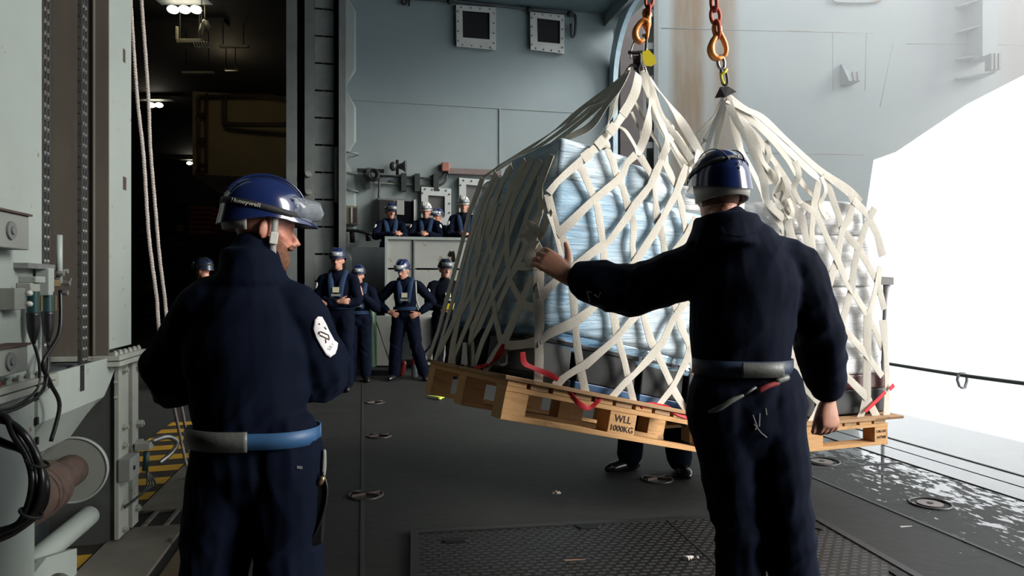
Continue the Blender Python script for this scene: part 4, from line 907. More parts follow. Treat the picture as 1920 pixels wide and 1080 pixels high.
MB().tube([K(1339, 49), K(1340, 60), K(1345, 66), K(1350, 60), K(1349, 49)], .015, 8, smooth=4).build('clevis', ORANGE, h2, smooth=True)
chain([K(1344, 55), K(1335, -30)], .034, .0115, RCHAIN, h2, 6)
def shackle(pts, r, nm, mat, par): return MB().tube(pts, r, 8, smooth=4).build(nm, mat, par, smooth=True)
s1 = empty('ring_link', H(1212, 90), 0, 'dark steel links and yellow tag joining the left hook to the net', 'link')
shackle([H(1205, 68), H(1210, 66), H(1212, 80), H(1210, 98), H(1205, 100)], .007, 'link', MT['dark_steel'], s1); shackle([H(1211, 72), H(1213, 98)], .004, 'wire', MT['steel'], s1)
shackle([H(1190, 76), H(1184, 92), H(1182, 110)], .004, 'wire', MT['steel'], s1); shackle([H(1178, 98), H(1190, 99), H(1206, 98)], .009, 'bar', MT['black'], s1); shackle([H(1176, 132), H(1186, 122), H(1198, 124), H(1200, 100), H(1196, 98)], .008, 'link', MT['dark_steel'], s1)
shackle([H(1200, 118), H(1196, 130), H(1200, 144), H(1206, 148)], .010, 'link', MT['black'], s1); shackle([H(1209, 126), H(1213, 140), H(1216, 152)], .004, 'wire', MT['steel'], s1)
MB().hexa([H(1188, 132, .0), H(1206, 132, 0), H(1206, 132, .04), H(1188, 132, .04), H(1186, 104, 0), H(1200, 104, 0), H(1200, 104, .04), H(1186, 104, .04)]).build('sleeve', M_('brown_sleeve', (.09, .065, .06), .8), s1)
MB().prism([(0, 0), (.03, .012), (.058, -.018), (.068, -.048), (.045, -.068), (.014, -.064), (.002, -.04)], 0, .004, Matrix.Translation(H(1204, 98, -.02)) @ Matrix.Rotation(math.pi / 2, 4, 'X')).build('yellow_tag', YTAG, s1)
s2 = empty('ring_link', K(1355, 130), 0, 'steel links with yellow tie joining the right hook to the net', 'link')
shackle([K(1352, 104), K(1346, 116), K(1350, 128), K(1357, 128), K(1358, 116), K(1353, 103)], .010, 'link', MT['steel'], s2); shackle([K(1353, 126), K(1352, 140), K(1356, 158), K(1364, 156), K(1362, 138), K(1357, 126)], .009, 'link', MT['dark_steel'], s2)
shackle([K(1350, 140, -.02), K(1358, 136, -.03), K(1363, 130, -.02)], .008, 'yellow_tie', YTAG, s2); shackle([K(1352, 138, -.02), K(1354, 150, -.03), K(1358, 157, -.02)], .007, 'yellow_tie', YTAG, s2)
MB().add([K(1340, 184, -.03), K(1350, 163, -.03), K(1366, 162, -.03), K(1381, 172, -.03), K(1360, 182, -.06), K(1340, 184, .05), K(1350, 163, .05), K(1366, 162, .05), K(1381, 172, .05), K(1360, 182, .05)], [(0, 1, 2, 3, 4), (9, 8, 7, 6, 5), (0, 5, 6, 1), (1, 6, 7, 2), (2, 7, 8, 3), (3, 8, 9, 4), (4, 9, 5, 0)]).build('web_sleeve', BWEB, s2)
# ================================================================ PEOPLE
SKIN = M_('skin', (.50, .24, .16), .5, var=.06, vs=9); SKIN_R = M_('ruddy_skin', (.52, .22, .15), .5, var=.1, vs=9)
def cloth_mat(name, col, sheen=.25, bs=28):
    m, t, b = nt(name); n = nz(t, coords(t), 4, 5)
    t.links.new(ramp(t, n, [(.3, tuple(x * .85 for x in col)), (.7, tuple(x * 1.15 for x in col))]).outputs[0], b.inputs['Base Color'])
    b.inputs['Roughness'].default_value = .85; b.inputs['Sheen Weight'].default_value = sheen; b.inputs['Sheen Tint'].default_value = (.3, .5, 1, 1); b.inputs['Specular IOR Level'].default_value = .1
    bump(t, b, nz(t, coords(t, (1, 1, .5)), bs * .35, 3, .5, .6), .25, .02); return m
NAVY = cloth_mat('navy_coverall', (.0020, .0042, .0130), .015); NAVY2 = cloth_mat('dark_navy_coverall', (.0022, .0034, .008), .01); VEST = cloth_mat('blue_grey_life_vest', (.022, .042, .085), .05, 14)
HB = M_('blue_helmet', (.010, .020, .085), .2, var=.05, coat=.5); HW_ = M_('white_helmet', (.62, .62, .58), .35, var=.08); HD = M_('dark_helmet', (.012, .02, .04), .3)
BOOT = M_('black_boots', (.008, .008, .009), .3, coat=.3); HAIR = M_('brown_hair', (.05, .028, .018), .8, var=.3, vs=40); BEARD = M_('reddish_beard', (.16, .065, .035), .85, var=.4, vs=70, bmp=.5, bs=150)
BELT_B = M_('blue_belt', (.03, .095, .21), .5); BELT_R = M_('reflective_grey_band', (.11, .115, .105), .4, var=.1, vs=30, bmp=.2, bs=120)
PATCH = M_('white_patch', (.78, .76, .76), .7); CARD = M_('cream_card', (.75, .70, .48), .6); STRAPK = M_('black_elastic', (.012, .012, .013), .7); LETT = M_('pale_lettering', (.55, .55, .5), .6); GREYSTR = M_('grey_plastic_strap', (.30, .30, .28), .5)
def glass_mat():
    m, t, b = nt('goggle_lens'); b.inputs['Base Color'].default_value = (.9, .95, 1, 1); b.inputs['Roughness'].default_value = .06; b.inputs['Transmission Weight'].default_value = .9; b.inputs['IOR'].default_value = 1.25; return m
LENS = glass_mat(); LENS_F = M_('far_goggle_lens', (.25, .27, .28), .08, coat=.5)

def head_into(mb, c, R, k=1.0):
    """c: head centre at eye level; R: 3x3, local -Y is the face"""
    c = Vector(c); T = lambda x, y, z: c + R @ (Vector((x, y, z)) * k)
    sec = [(-.122, .020, .022, -.060), (-.112, .036, .042, -.046), (-.085, .052, .064, -.026), (-.05, .062, .080, -.010), (-.01, .070, .090, 0), (.03, .075, .096, .002), (.065, .073, .093, .004), (.095, .058, .074, .004), (.113, .034, .045, .004), (.120, .012, .016, .004)]
    mb.loft([[T(rx * math.cos(2 * math.pi * j / 20), y + ry * math.sin(2 * math.pi * j / 20), z) for j in range(20)] for z, rx, ry, y in sec])
    mb.tube([T(0, -.086, .012), T(0, -.100, -.012), T(0, -.116, -.036), T(0, -.100, -.046)], [x * k for x in (.008, .010, .014, .008)], 8)
    for s_ in (-1, 1):
        mb.ell(T(.012 * s_, -.098, -.041), (.009 * k, .011 * k, .008 * k), R)
        mb.tube([T(.010 * s_, -.090, .022), T(.034 * s_, -.083, .027), T(.054 * s_, -.062, .018)], [x * k for x in (.009, .010, .007)], 8)
        mb.tube([T(.030 * s_, -.066, -.030), T(.050 * s_, -.050, -.020)], .016 * k, 8, round_ends=True)
        mb.ell(T(.078 * s_, .008, -.012), (.010 * k, .020 * k, .032 * k), R @ Matrix.Rotation(-.35 * s_, 3, 'Z'))
    mb.tube([T(-.022, -.080, -.066), T(0, -.089, -.064), T(.022, -.080, -.066)], [.005 * k, .008 * k, .005 * k], 8)
    mb.tube([T(-.018, -.078, -.077), T(0, -.086, -.078), T(.018, -.078, -.077)], [.005 * k, .009 * k, .005 * k], 8)
    mb.ell(T(0, -.070, -.105), (.024 * k, .018 * k, .018 * k), R)
def hand_into(mb, w_, f, n, sd, k=1.0, curl=.5, spread=.12, thumb=.6, fc=None):
    """w_ wrist, f finger direction, n palm normal (the way fingers curl), sd side of the thumb"""
    w_ = Vector(w_); f = Vector(f).normalized(); n = Vector(n); n = (n - f * n.dot(f)).normalized(); s0 = f.cross(n); s0 = s0 if s0.dot(Vector(sd)) > 0 else -s0
    T = lambda a, b, c: w_ + (f * a + s0 * b + n * c) * k
    mb.tube([T(-.02, 0, 0), T(.02, .0, 0), T(.06, .002, 0), T(.092, .002, .002)], [(.026 * k, .019 * k), (.033 * k, .017 * k), (.041 * k, .015 * k), (.040 * k, .012 * k)], 14, side=s0, smooth=2, round_ends=True)
    mb.ell(T(.035, .022, .008), (.016 * k, .026 * k, .014 * k), Matrix((s0, f, n)).transposed())
    for i, (b, L) in enumerate(((.030, .072), (.010, .080), (-.011, .074), (-.031, .058))):
        cu = (fc[i] if fc else curl); ang = spread * (b / .03); d0 = (f * math.cos(ang) + s0 * math.sin(ang)).normalized(); p = T(.086, b, .002); pts = [T(.07, b * .95, 0), p]; a_ = 0
        for seg, q in ((.42, cu * .9), (.32, cu * 1.1), (.26, cu * .8)):
            a_ += q; d = d0 * math.cos(a_) + n * math.sin(a_); p = p + d * (L * seg * k); pts.append(p)
        mb.tube(pts, [x * k for x in (.0095, .0098, .0088, .0080, .0066)], 9, smooth=2, round_ends=True)
    d = (f * math.cos(thumb) + s0 * math.sin(thumb)).normalized()
    mb.tube([T(.02, .022, .006), T(.02, .022, .006) + (d * .038 + n * .008) * k, T(.02, .022, .006) + (d * .066 + n * .016 + f * .006) * k, T(.02, .022, .006) + (d * .086 + n * .022 + f * .016) * k], [x * k for x in (.014, .0125, .0105, .0078)], 9, smooth=2, round_ends=True)

def helmet(o, c, R, mat, k=1.0, detail=True, goggles=True, lens=None, strap=True, label=None, tilt=0):
    c = Vector(c); R = R @ Matrix.Rotation(tilt, 3, 'X'); T = lambda x, y, z: c + R @ (Vector((x, y, z)) * k); n = 40
    def dome(z):
        q = max(0, min(.97, (z - .034) / .128)); return max(.02, math.sqrt(1 - q * q) ** .92)
    rings = []
    for i in range(12):
        t_ = i / 11 * math.pi / 2; z = .030 + .128 * math.sin(t_); r = max(.02, math.cos(t_) ** .92)
        rings.append([T(.108 * r * math.cos(2 * math.pi * j / n), .004 + .137 * r * math.sin(2 * math.pi * j / n), z + (.004 if i < 11 else 0)) for j in range(n)])
    low = [[T(.112 * math.cos(2 * math.pi * j / n), .006 + .142 * math.sin(2 * math.pi * j / n), .018 - (.034 if math.sin(2 * math.pi * j / n) > .1 else 0) * max(0, math.sin(2 * math.pi * j / n))) for j in range(n)]]
    h = MB().loft(low + rings); 
    # brim at the front
    br = []
    for j in range(17):
        a = math.pi * (1.12 + .76 * j / 16); f_ = math.sin(math.pi * j / 16) ** .6
        br.append([T(.109 * math.cos(a), .006 + .139 * math.sin(a), .034), T((.109 + .006 * f_) * math.cos(a), .006 + (.139 + .045 * f_) * math.sin(a), .020 - .006 * f_), T((.109 + .006 * f_) * math.cos(a), .006 + (.139 + .045 * f_) * math.sin(a), .015 - .006 * f_), T(.106 * math.cos(a), .006 + .134 * math.sin(a), .020)])
    h.loft(br)
    shell = h.build('helmet', mat, o, smooth=True, auto=50)
    if label: shell['label'] = label
    if detail:                                   # raised ridges over the crown
        for s_ in (-1, 1):
            pts = []
            for i in range(13):
                t_ = math.pi * (.14 + .72 * i / 12); q = math.sin(t_); y = .004 + .135 * math.cos(t_) * -1; z = .034 + .125 * q ** .9
                pts.append(T(.045 * s_ * (.55 + .45 * q), y, z + .001))
            MB().tube(pts, .0045 if goggles else .0028, 6, smooth=2).build('ridge', mat, shell, smooth=True)
    # black elastic band round the shell
    def bandpt(a, z, off): return T((.108 * dome(z) + off) * math.cos(a), .004 + (.137 * dome(z) + off) * math.sin(a), z)
    def bz(a): return .045 + .018 * math.sin(a) 
    if goggles:
        pts = [bandpt(2 * math.pi * j / 40, bz(2 * math.pi * j / 40) + .0, .003) for j in range(41)]
        MB().ribbon(pts, .020 * k, [(p - T(0, 0, .045)) for p in pts], .0012).build('goggle_band', STRAPK, shell, smooth=True)
        g = MB(); ln = MB(); gr = []; lr = []
        for j in range(15):
            a = math.pi * (1.17 + .66 * j / 14); zc = .062
            P_ = lambda r, z: T(.100 * math.cos(a) * (1 + r * .2), .004 + .137 * math.sin(a) - r * abs(math.sin(a)), z)
            gr.append([P_(-.006, zc - .040), P_(.020, zc - .038), P_(.022, zc - .030), P_(-.004, zc - .028)])
            lr.append([P_(.012, zc - .034), P_(.050, zc - .026), P_(.060, zc), P_(.046, zc + .032), P_(.008, zc + .036), P_(.008, zc + .033), P_(.044, zc + .029), P_(.057, zc), P_(.047, zc - .023), P_(.012, zc - .030)])
        gg = g.loft(gr).build('goggle_frame', STRAPK if not lens else GREYSTR, shell, smooth=True)
        ln.loft(lr).build('goggle_lens', lens or LENS_F, shell, smooth=True)
    return shell, T, bandpt, bz

def person(label, base, rz, J, o=None, suit=NAVY, hel=HB, vox=.0075, cvox=.011, skin=SKIN, k=1.0, hands=None, head_rot=(0, 0), cl=None, vest=False, boots=True, torso=None, sm=5, fold=.010, rad=None, group=None, collar=True, neck=None, hel_goggles=True, lens=None, hel_label=None, seed=0, beltz=None, gaunt=False, htilt=0.0, headk=1.0):
    """J: joints in the person's local frame (z up, faces -Y, metres); builds body, coverall, boots, helmet"""
    o = empty('person', base, rz, label, 'person', group); g = lambda n_: Vector(J[n_]); L = dict(local=True)
    r_ = dict(sh=.056, el=.042, wr=.027, hip=.082, kn=.055, an=.038); 
    b = MB(); R = Matrix.Rotation(head_rot[0], 3, 'Z') @ Matrix.Rotation(head_rot[1], 3, 'X')
    head_into(b, g('head'), R, headk)
    nb = g('neck'); b.tube([nb - V3(0, 0, .04), nb + V3(0, 0, .02), g('head') + R @ V3(0, .018, -.06)], [(.075, .065), (.058, .058), (.054, .060)], 16, smooth=3)
    tor = torso or [(J['hip_c'], .150, .10), (Vector(J['hip_c']).lerp(Vector(J['neck']), .3), .135, .095), (Vector(J['hip_c']).lerp(Vector(J['neck']), .65), .155, .105), (Vector(J['hip_c']).lerp(Vector(J['neck']), .9), .15, .09), (Vector(J['neck']) + V3(0, 0, .02), .06, .055)]
    side = (g('sh_r') - g('sh_l')).normalized()
    b.tube([Vector(p) for p, _, _ in tor], [(max(.03, x - .02), max(.03, y - .02)) if torso else (x, y) for _, x, y in tor], 20, side=side, smooth=3)
    for s_ in 'lr':
        b.tube([g('neck').lerp(g('sh_' + s_), .55), g('sh_' + s_), g('sh_' + s_).lerp(g('el_' + s_), .5), g('el_' + s_), g('el_' + s_).lerp(g('wr_' + s_), .35), g('wr_' + s_)], [.055, .056, .047, .040, .042, .027], 12, smooth=3, round_ends=True)
        hp = g('hip_' + s_); b.tube([hp + V3(0, 0, .06), hp.lerp(g('kn_' + s_), .4), g('kn_' + s_), g('kn_' + s_).lerp(g('an_' + s_), .35), g('an_' + s_)], [.085, .078, .055, .058, .036], 12, smooth=3, round_ends=True)
        a_ = g('an_' + s_); fd = Vector(J.get('foot_' + s_, (0, -1, 0))).normalized(); b.tube([a_ + V3(0, 0, -.02) - fd * .04, a_ + V3(0, 0, -.05) + fd * .06, a_ + V3(0, 0, -.06) + fd * .14], [.032, .034, .024], 10, round_ends=True)
        if hands and hands.get(s_): hand_into(b, g('wr_' + s_), **hands[s_])
    bm_ = remesh(b, 'body', vox, 2, .4); put(bm_, 'body', skin, o, smooth=True, local=True)
    # coverall
    c = MB(); q = dict(hip=.112, kn=.088, an=.078, sh=.078, el=.068, wr=.052, tx=.022, ty=.025); q.update(cl or {})
    ct = [(Vector(p), x + q['tx'], y + q['ty']) for p, x, y in tor]
    c.tube([p for p, _, _ in ct], [(x, y) for _, x, y in ct], 24, side=side, smooth=3, round_ends=True)
    for s_ in 'lr':
        S_, E_, Wr = g('sh_' + s_), g('el_' + s_), g('wr_' + s_); k_ = rad[s_] if rad and s_ in rad else (q['sh'], q['el'], q['wr'])
        c.tube([g('neck').lerp(S_, .5) - V3(0, 0, .03), S_, S_.lerp(E_, .5), E_, E_.lerp(Wr, .5), Wr - (Wr - E_).normalized() * k_[2] * .95], [k_[0] * .95, k_[0], (k_[0] + k_[1]) / 2, k_[1], (k_[1] + k_[2]) / 2, k_[2]], 14, smooth=3, round_ends=True)
        hp, kn, an = g('hip_' + s_), g('kn_' + s_), g('an_' + s_)
        c.tube([hp + V3(0, 0, .08), hp, hp.lerp(kn, .5), kn, kn.lerp(an, .6), an + V3(0, 0, .02)], [q['hip'] * .95, q['hip'], (q['hip'] + q['kn']) / 2, q['kn'], (q['kn'] + q['an']) / 2, q['an']], 16, smooth=3, round_ends=True)
    if collar:
        nk = g('neck'); cr = neck or (.085, .080); c.tube([nk - V3(0, 0, .05), nk + V3(0, .004, .02), nk + V3(0, .002, .052)], [(cr[0] * 1.25, cr[1] * 1.2), (cr[0], cr[1]), (cr[0] * .93, cr[1] * .93)], 20, side=side, smooth=3)
    anchors = [g(n_) for n_ in ('el_l', 'el_r', 'kn_l', 'kn_r', 'hip_c')]
    def disp(p, n_):
        w0 = sum(math.exp(-((p - a_).length / .16) ** 2) for a_ in anchors)
        v = noise.noise(Vector((p.x * 6 + p.z * 3, p.y * 5, p.z * 9 + p.x * 6)) + Vector((seed * 3.1, 0, 0))); v2 = 1 - 3 * abs(noise.noise(Vector((p.x * 9 + p.z * 2.5, p.y * 9, p.z * 4 - p.x * 7)) + Vector((0, seed * 2.3, 5))))
        r1 = 1 - abs(v) * 2.4; return fold * (.35 + .9 * min(1, w0)) * (r1 * .8 - .35 + v2 * .5)
    cm = remesh(c, 'coverall', cvox, sm, .5, disp); cov = put(cm, 'coverall', suit, o, smooth=True, local=True)
    if boots:
        for s_ in 'lr':
            a_ = g('an_' + s_); fd = Vector(J.get('foot_' + s_, (0, -1, 0))).normalized(); z0 = a_.z - .09
            bt = MB(); bt.tube([a_ + V3(0, 0, .05), a_ + V3(0, 0, 0)], [.052, .050], 14, round_ends=True); bt.tube([V3(a_.x, a_.y, z0 + .042) - fd * .055, V3(a_.x, a_.y, z0 + .046) + fd * .05, V3(a_.x, a_.y, z0 + .042) + fd * .15, V3(a_.x, a_.y, z0 + .034) + fd * .195], [(.040, .042), (.046, .048), (.050, .040), (.034, .030)], 14, side=fd.cross(V3(0, 0, 1)), smooth=3, round_ends=True)
            put(remesh(bt, 'boot', .008, 3), 'boot', BOOT, o, smooth=True, local=True)
    hs = None
    if hel: 
        W = WM[o].copy(); WM[o] = Matrix.Identity(4); hs = helmet(o, g('head') + R @ V3(0, 0, .012), R, hel, headk, True, hel_goggles, lens, label=hel_label, tilt=htilt); WM[o] = W
        for ch in (hs[0],): WM[ch] = W.copy()
    return o, cov, hs, R
def std(h=1.8, dx=0):
    s_ = h / 1.8; f = lambda x, y, z: (x * s_ + dx, y * s_, z * s_)
    return dict(head=f(0, -.025, 1.675), neck=f(0, .01, 1.49), hip_c=f(0, 0, .96), sh_l=f(-.19, .01, 1.43), sh_r=f(.19, .01, 1.43), el_l=f(-.26, .03, 1.14), el_r=f(.26, .03, 1.14), wr_l=f(-.26, -.08, .90), wr_r=f(.26, -.08, .90),
                hip_l=f(-.092, 0, .93), hip_r=f(.092, 0, .93), kn_l=f(-.10, -.01, .50), kn_r=f(.10, -.01, .50), an_l=f(-.11, .02, .09), an_r=f(.11, .02, .09), foot_l=(-.25, -1, 0), foot_r=(.25, -1, 0))
HL = dict(k=1, curl=.45)
def extras(o, J, h, patches='l', vest=True, card=True, W=None):
    """life vest, card, badge for the crew in the background (local coordinates)"""
    s_ = h / 1.8; nk = Vector(J['neck']); hc = Vector(J['hip_c']); up = nk - hc
    if vest:
        for sg in (-1, 1):
            v = MB(); pts = [nk + V3(.03 * sg, .10, .02), nk + V3(.095 * sg, .02, .045), nk + V3(.085 * sg, -.095, -.05), nk + V3(.065 * sg, -.145, -.17), nk + V3(.055 * sg, -.155, -.30)]
            v.tube(pts, [(.035, .03), (.035, .028), (.042, .026), (.046, .024), (.04, .02)], 12, side=(1, 0, 0), smooth=4, round_ends=True); v.build('life_vest', VEST, o, smooth=True, local=True)
        MB().tube([hc + V3(0, 0, .10), hc + V3(0, 0, .15)], [(.186 * s_, .145 * s_), (.184 * s_, .145 * s_)], 28, side=(1, 0, 0)).build('waist_belt', VEST, o, smooth=True, local=True, auto=40)
    if card:
        p = nk + V3(.01, -.178, -.20); MB().box(p.x - .042, p.x + .042, p.y - .004, p.y + .004, p.z - .035, p.z + .035).build('chest_card', CARD, o, local=True)
        MB().box(p.x - .06, p.x + .06, p.y - .002, p.y + .006, p.z - .085, p.z - .055).build('reflective_band', GREYSTR, o, local=True)
    for sd in patches:
        S_, E_ = Vector(J['sh_' + sd]), Vector(J['el_' + sd]); sg = -1 if sd == 'l' else 1; d = (E_ - S_).normalized(); c = S_.lerp(E_, .35); nn = V3(sg * .75, -.65, 0); nn = (nn - d * nn.dot(d)).normalized(); t_ = d.cross(nn)
        rr = []
        for q in (-.045, -.02, .01, .03, .048):
            w_ = {-.045: .012, -.02: .03, .01: .033, .03: .028, .048: .010}[q]; rr.append([c + d * q + t_ * (w_ * x) + nn * (.086 - .012 * x * x) for x in (-1, -.5, 0, .5, 1)])
        m = MB(); n_ = 5; vs = [p for r in rr for p in r]; fs = [(i * 5 + j, i * 5 + j + 1, (i + 1) * 5 + j + 1, (i + 1) * 5 + j) for i in range(4) for j in range(4)]
        m.add(vs, fs); pb = m.build('shoulder_badge', PATCH, o, smooth=True, local=True); sol = pb.modifiers.new('s', 'SOLIDIFY'); sol.thickness = .006
def merge(a, **k): a = dict(a); a.update(k); return a

# ---- crew on the deck in the background ------------------------------------------------
J = std(1.88); J = merge(J, el_l=(-.27, -.05, 1.20), el_r=(.27, -.05, 1.20), wr_l=(.06, -.23, 1.20), wr_r=(-.10, -.24, 1.17))
o, *_ = person('tall sailor in blue helmet with arms folded, nearest the door', (-2.33, 9.15, 0), 0, J, k=1, hands=dict(l=dict(f=(1, -.1, .1), n=(0, 1, -.2), sd=(0, 0, 1), curl=.35), r=dict(f=(-1, -.1, .05), n=(0, 1, -.2), sd=(0, 0, 1), curl=.35)), seed=1, hel_label=None, cl=dict(hip=.125, kn=.10, an=.09), group=None)
extras(o, J, 1.88, 'l', True, True)
J = std(1.68); J = merge(J, el_l=(-.25, -.06, 1.10), el_r=(.27, -.03, 1.08), wr_l=(-.03, -.22, 1.27), wr_r=(.07, -.22, 1.28))
o, *_ = person('shorter sailor with hands crossed on the chest, second from the door', (-2.27, 10.1, 0), .1, J, hands=dict(l=dict(f=(.5, -.1, .8), n=(0, 1, 0), sd=(-1, 0, 1), curl=.3), r=dict(f=(-.6, -.1, .7), n=(0, 1, 0), sd=(1, 0, 1), curl=.3)), seed=2, headk=.95)
extras(o, J, 1.68, '', True, True)
J = std(1.78); J = merge(J, el_l=(-.42, .03, 1.17), el_r=(.40, .03, 1.17), wr_l=(-.23, -.10, 1.02), wr_r=(.22, -.11, 1.00), kn_l=(-.14, -.01, .5), kn_r=(.17, -.01, .5), an_l=(-.17, .02, .09), an_r=(.28, .02, .09), head=(-.03, -.04, 1.64))
o, *_ = person('sailor in blue helmet with hands on hips, standing apart in front of the grey bulwark', (-1.60, 10.25, 0), 0, J, hands=dict(l=dict(f=(.8, -.35, -.3), n=(.3, .9, 0), sd=(0, 0, 1), curl=.3), r=dict(f=(-.8, -.35, -.3), n=(-.3, .9, 0), sd=(0, 0, 1), curl=.3)), seed=3, head_rot=(-.35, .22), cl=dict(hip=.12, kn=.095, an=.09))
extras(o, J, 1.78, '', True, True)
tag(MB().tube([V3(-1.42, 10.05, 1.48), V3(-1.40, 10.02, 1.2), V3(-1.36, 10.05, 1.08)], .014, 8, smooth=3).build('life_vest_hose', GREYSTR, smooth=True), 'pale grey tube hanging on the chest of the sailor with hands on hips', 'tube')
J = std(1.78); J = merge(J, el_r=(.24, -.08, 1.12), wr_r=(.12, -.27, 1.10), el_l=(-.25, 0, 1.13), wr_l=(-.10, -.25, 1.05))
o, *_ = person('sailor in dark helmet half hidden behind the left edge of the cargo net', (-1.03, 10.45, 0), .35, J, suit=NAVY2, hel=HD, hands=dict(l=dict(f=(1, -.2, 0), n=(0, 1, 0), sd=(0, 0, 1)), r=dict(f=(-.6, -.6, 0), n=(0, 1, 0), sd=(0, 0, 1))), seed=4, head_rot=(.1, 0))
extras(o, J, 1.78, 'l', False, True)
tag(MB().box(-1.0, -.86, 10.08, 10.14, 1.06, 1.15).build('yellow_pouch', YTAG, bevel=.01), 'small yellow pouch at the waist of the half hidden sailor', 'pouch')
# ---- three (and one behind) leaning over the grey bulwark ------------------------------
PZ = 1.12
BZ = 2.25 - PZ
def leaner(label, x, Y, h, seed, hel, rz=0, armsl=None, patches='lr', vest=True, hr=(0, .12), card=False, clasp=True):
    J = std(h); J['head'] = (0, -.12, J['head'][2] - .03); J['neck'] = (0, -.07, J['neck'][2] - .02)
    for s_, sg in (('l', -1), ('r', 1)):
        J['sh_' + s_] = (sg * .19, -.07, 1.42 * h / 1.8); J['el_' + s_] = (sg * .27, -.24, BZ + .05); J['wr_' + s_] = (sg * .06 if clasp else sg * .06 + .1, -.43, BZ + .085)
    hd = dict(l=dict(f=(.7, -.7, .1), n=(.5, .6, -.5), sd=(0, 0, 1), curl=.7, k=.95), r=dict(f=(-.7, -.7, .1), n=(-.5, .6, -.5), sd=(0, 0, 1), curl=.7, k=.95))
    o, *_ = person(label, (x, Y, PZ), rz, J, hel=hel, hands=hd, head_rot=hr, seed=seed, boots=True, suit=NAVY if vest else NAVY2)
    extras(o, J, h, patches, vest, card); return o
leaner('sailor in blue helmet leaning on the left corner of the grey bulwark', -2.22, 12.42, 1.78, 11, HB, .25, patches='l', hr=(.25, .1), clasp=False)
leaner('bearded sailor in white helmet leaning with clasped hands on the bulwark', -1.56, 12.5, 1.80, 12, HW_, 0)
leaner('sailor in white helmet nearest the cargo net, behind the bulwark', -.89, 12.5, 1.92, 13, HW_, .1, vest=True, patches='l')
J = std(1.72); person('person in blue helmet almost hidden behind the clasped hands sailor', (-1.40, 12.95, PZ), -.6, J, hel=HB, hands=None, seed=14)
# ---- the one behind the load: only the shins and boots are in view
J = std(1.78); J = merge(J, an_l=(-.17, .02, .09), an_r=(.19, -.06, .09), kn_l=(-.14, 0, .5), kn_r=(.15, 0, .5), foot_l=(-.95, -.5, 0), foot_r=(.05, -1, 0), wr_l=(-.2, -.3, 1.2), wr_r=(.2, -.3, 1.2))
person('person behind the hanging load, only trouser legs and black boots visible below the pallet', (1.06, 5.15, 0), 0, J, hands=None, seed=15, cl=dict(an=.095, kn=.1))
# ---- one in the dark behind the left man
J = std(1.74); person('person in dark helmet standing in the unlit hangar behind the left man', (-4.14, 9.2, 0), -1.9, J, suit=NAVY2, hel=HD, hands=None, seed=16)

# ================================================================ LEFT MAN (seen from behind, head turned right)
LY = 2.30
def lp(px, py, dy=0.0):
    p = P(px, py, LY + dy); return p
LB = V3(-.885, LY, 0)
def Lj(px, py, dy=0): q = P(px, py, LY + dy) - LB; return (-q.x, -q.y, q.z)    # local frame is turned 180 degrees about z
J = dict(head=Lj(494, 428, .03), neck=Lj(470, 500, .0), hip_c=Lj(478, 855), sh_l=Lj(566, 585, .04), sh_r=Lj(384, 575, -.02), el_l=Lj(600, 700, .14), el_r=Lj(328, 705, .10), wr_l=Lj(470, 640, .30), wr_r=Lj(520, 620, .30),
         hip_l=Lj(535, 870), hip_r=Lj(425, 870), kn_l=(-.12, -.02, .47), kn_r=(.12, -.02, .47), an_l=(-.15, .02, .09), an_r=(.14, .02, .09), foot_l=(-.3, -1, 0), foot_r=(.2, -1, 0))
torsoL = [(Lj(474, 880), .185, .13), (Lj(475, 815), .172, .118), (Lj(468, 740), .185, .135), (Lj(462, 650), .200, .15), (Lj(465, 580), .165, .135), (Lj(468, 520), .105, .10), (Lj(474, 472), .07, .075)]
oL, covL, hL, RL = person('man in dark navy coverall seen from behind at left, blue helmet with goggles, arms folded', LB, math.pi, J, suit=NAVY, hel=HB, vox=.006, cvox=.0085, skin=SKIN_R, torso=torsoL, rad=dict(l=(.082, .108, .075), r=(.088, .118, .075)), head_rot=(-1.08, .14), cl=dict(hip=.125, kn=.115, an=.095, tx=.004, ty=.004),
     hands=dict(l=dict(f=(1, 0, 0), n=(0, 1, 0), sd=(0, 0, 1)), r=dict(f=(-1, 0, 0), n=(0, 1, 0), sd=(0, 0, 1))), neck=(.098, .098), seed=20, fold=.013, sm=6, lens=LENS, hel_label='glossy blue helmet with lettered black elastic band and clear goggles', headk=1.02, htilt=-.05)
# ================================================================ RIGHT MAN (seen from behind, pushing the load)
RY = 2.62
RB = V3(.93, RY, 0)
def Rj(px, py, dy=0): q = P(px, py, RY + dy) - RB; return (-q.x, -q.y, q.z)
J = dict(head=Rj(1348, 366, .03), neck=Rj(1362, 432, .0), hip_c=Rj(1392, 740), sh_l=Rj(1492, 500, .02), sh_r=Rj(1312, 500, .06), el_l=Rj(1536, 632, .03), el_r=Rj(1186, 545, .16), wr_l=Rj(1552, 748, .10), wr_r=Rj(1064, 518, .20),
         hip_l=Rj(1444, 770), hip_r=Rj(1354, 770), kn_l=Rj(1476, 985, -.02), kn_r=Rj(1382, 985, .02), an_l=Rj(1500, 1175), an_r=Rj(1392, 1175), foot_l=(-.3, -1, 0), foot_r=(.2, -1, 0))
J['an_l'] = (J['an_l'][0], 0, .09); J['an_r'] = (J['an_r'][0], 0, .09)
torsoR = [(Rj(1398, 800), .180, .135), (Rj(1392, 740), .180, .13), (Rj(1388, 690), .168, .12), (Rj(1390, 610), .188, .135), (Rj(1398, 530), .198, .14), (Rj(1390, 470), .150, .11), (Rj(1372, 430), .085, .09)]
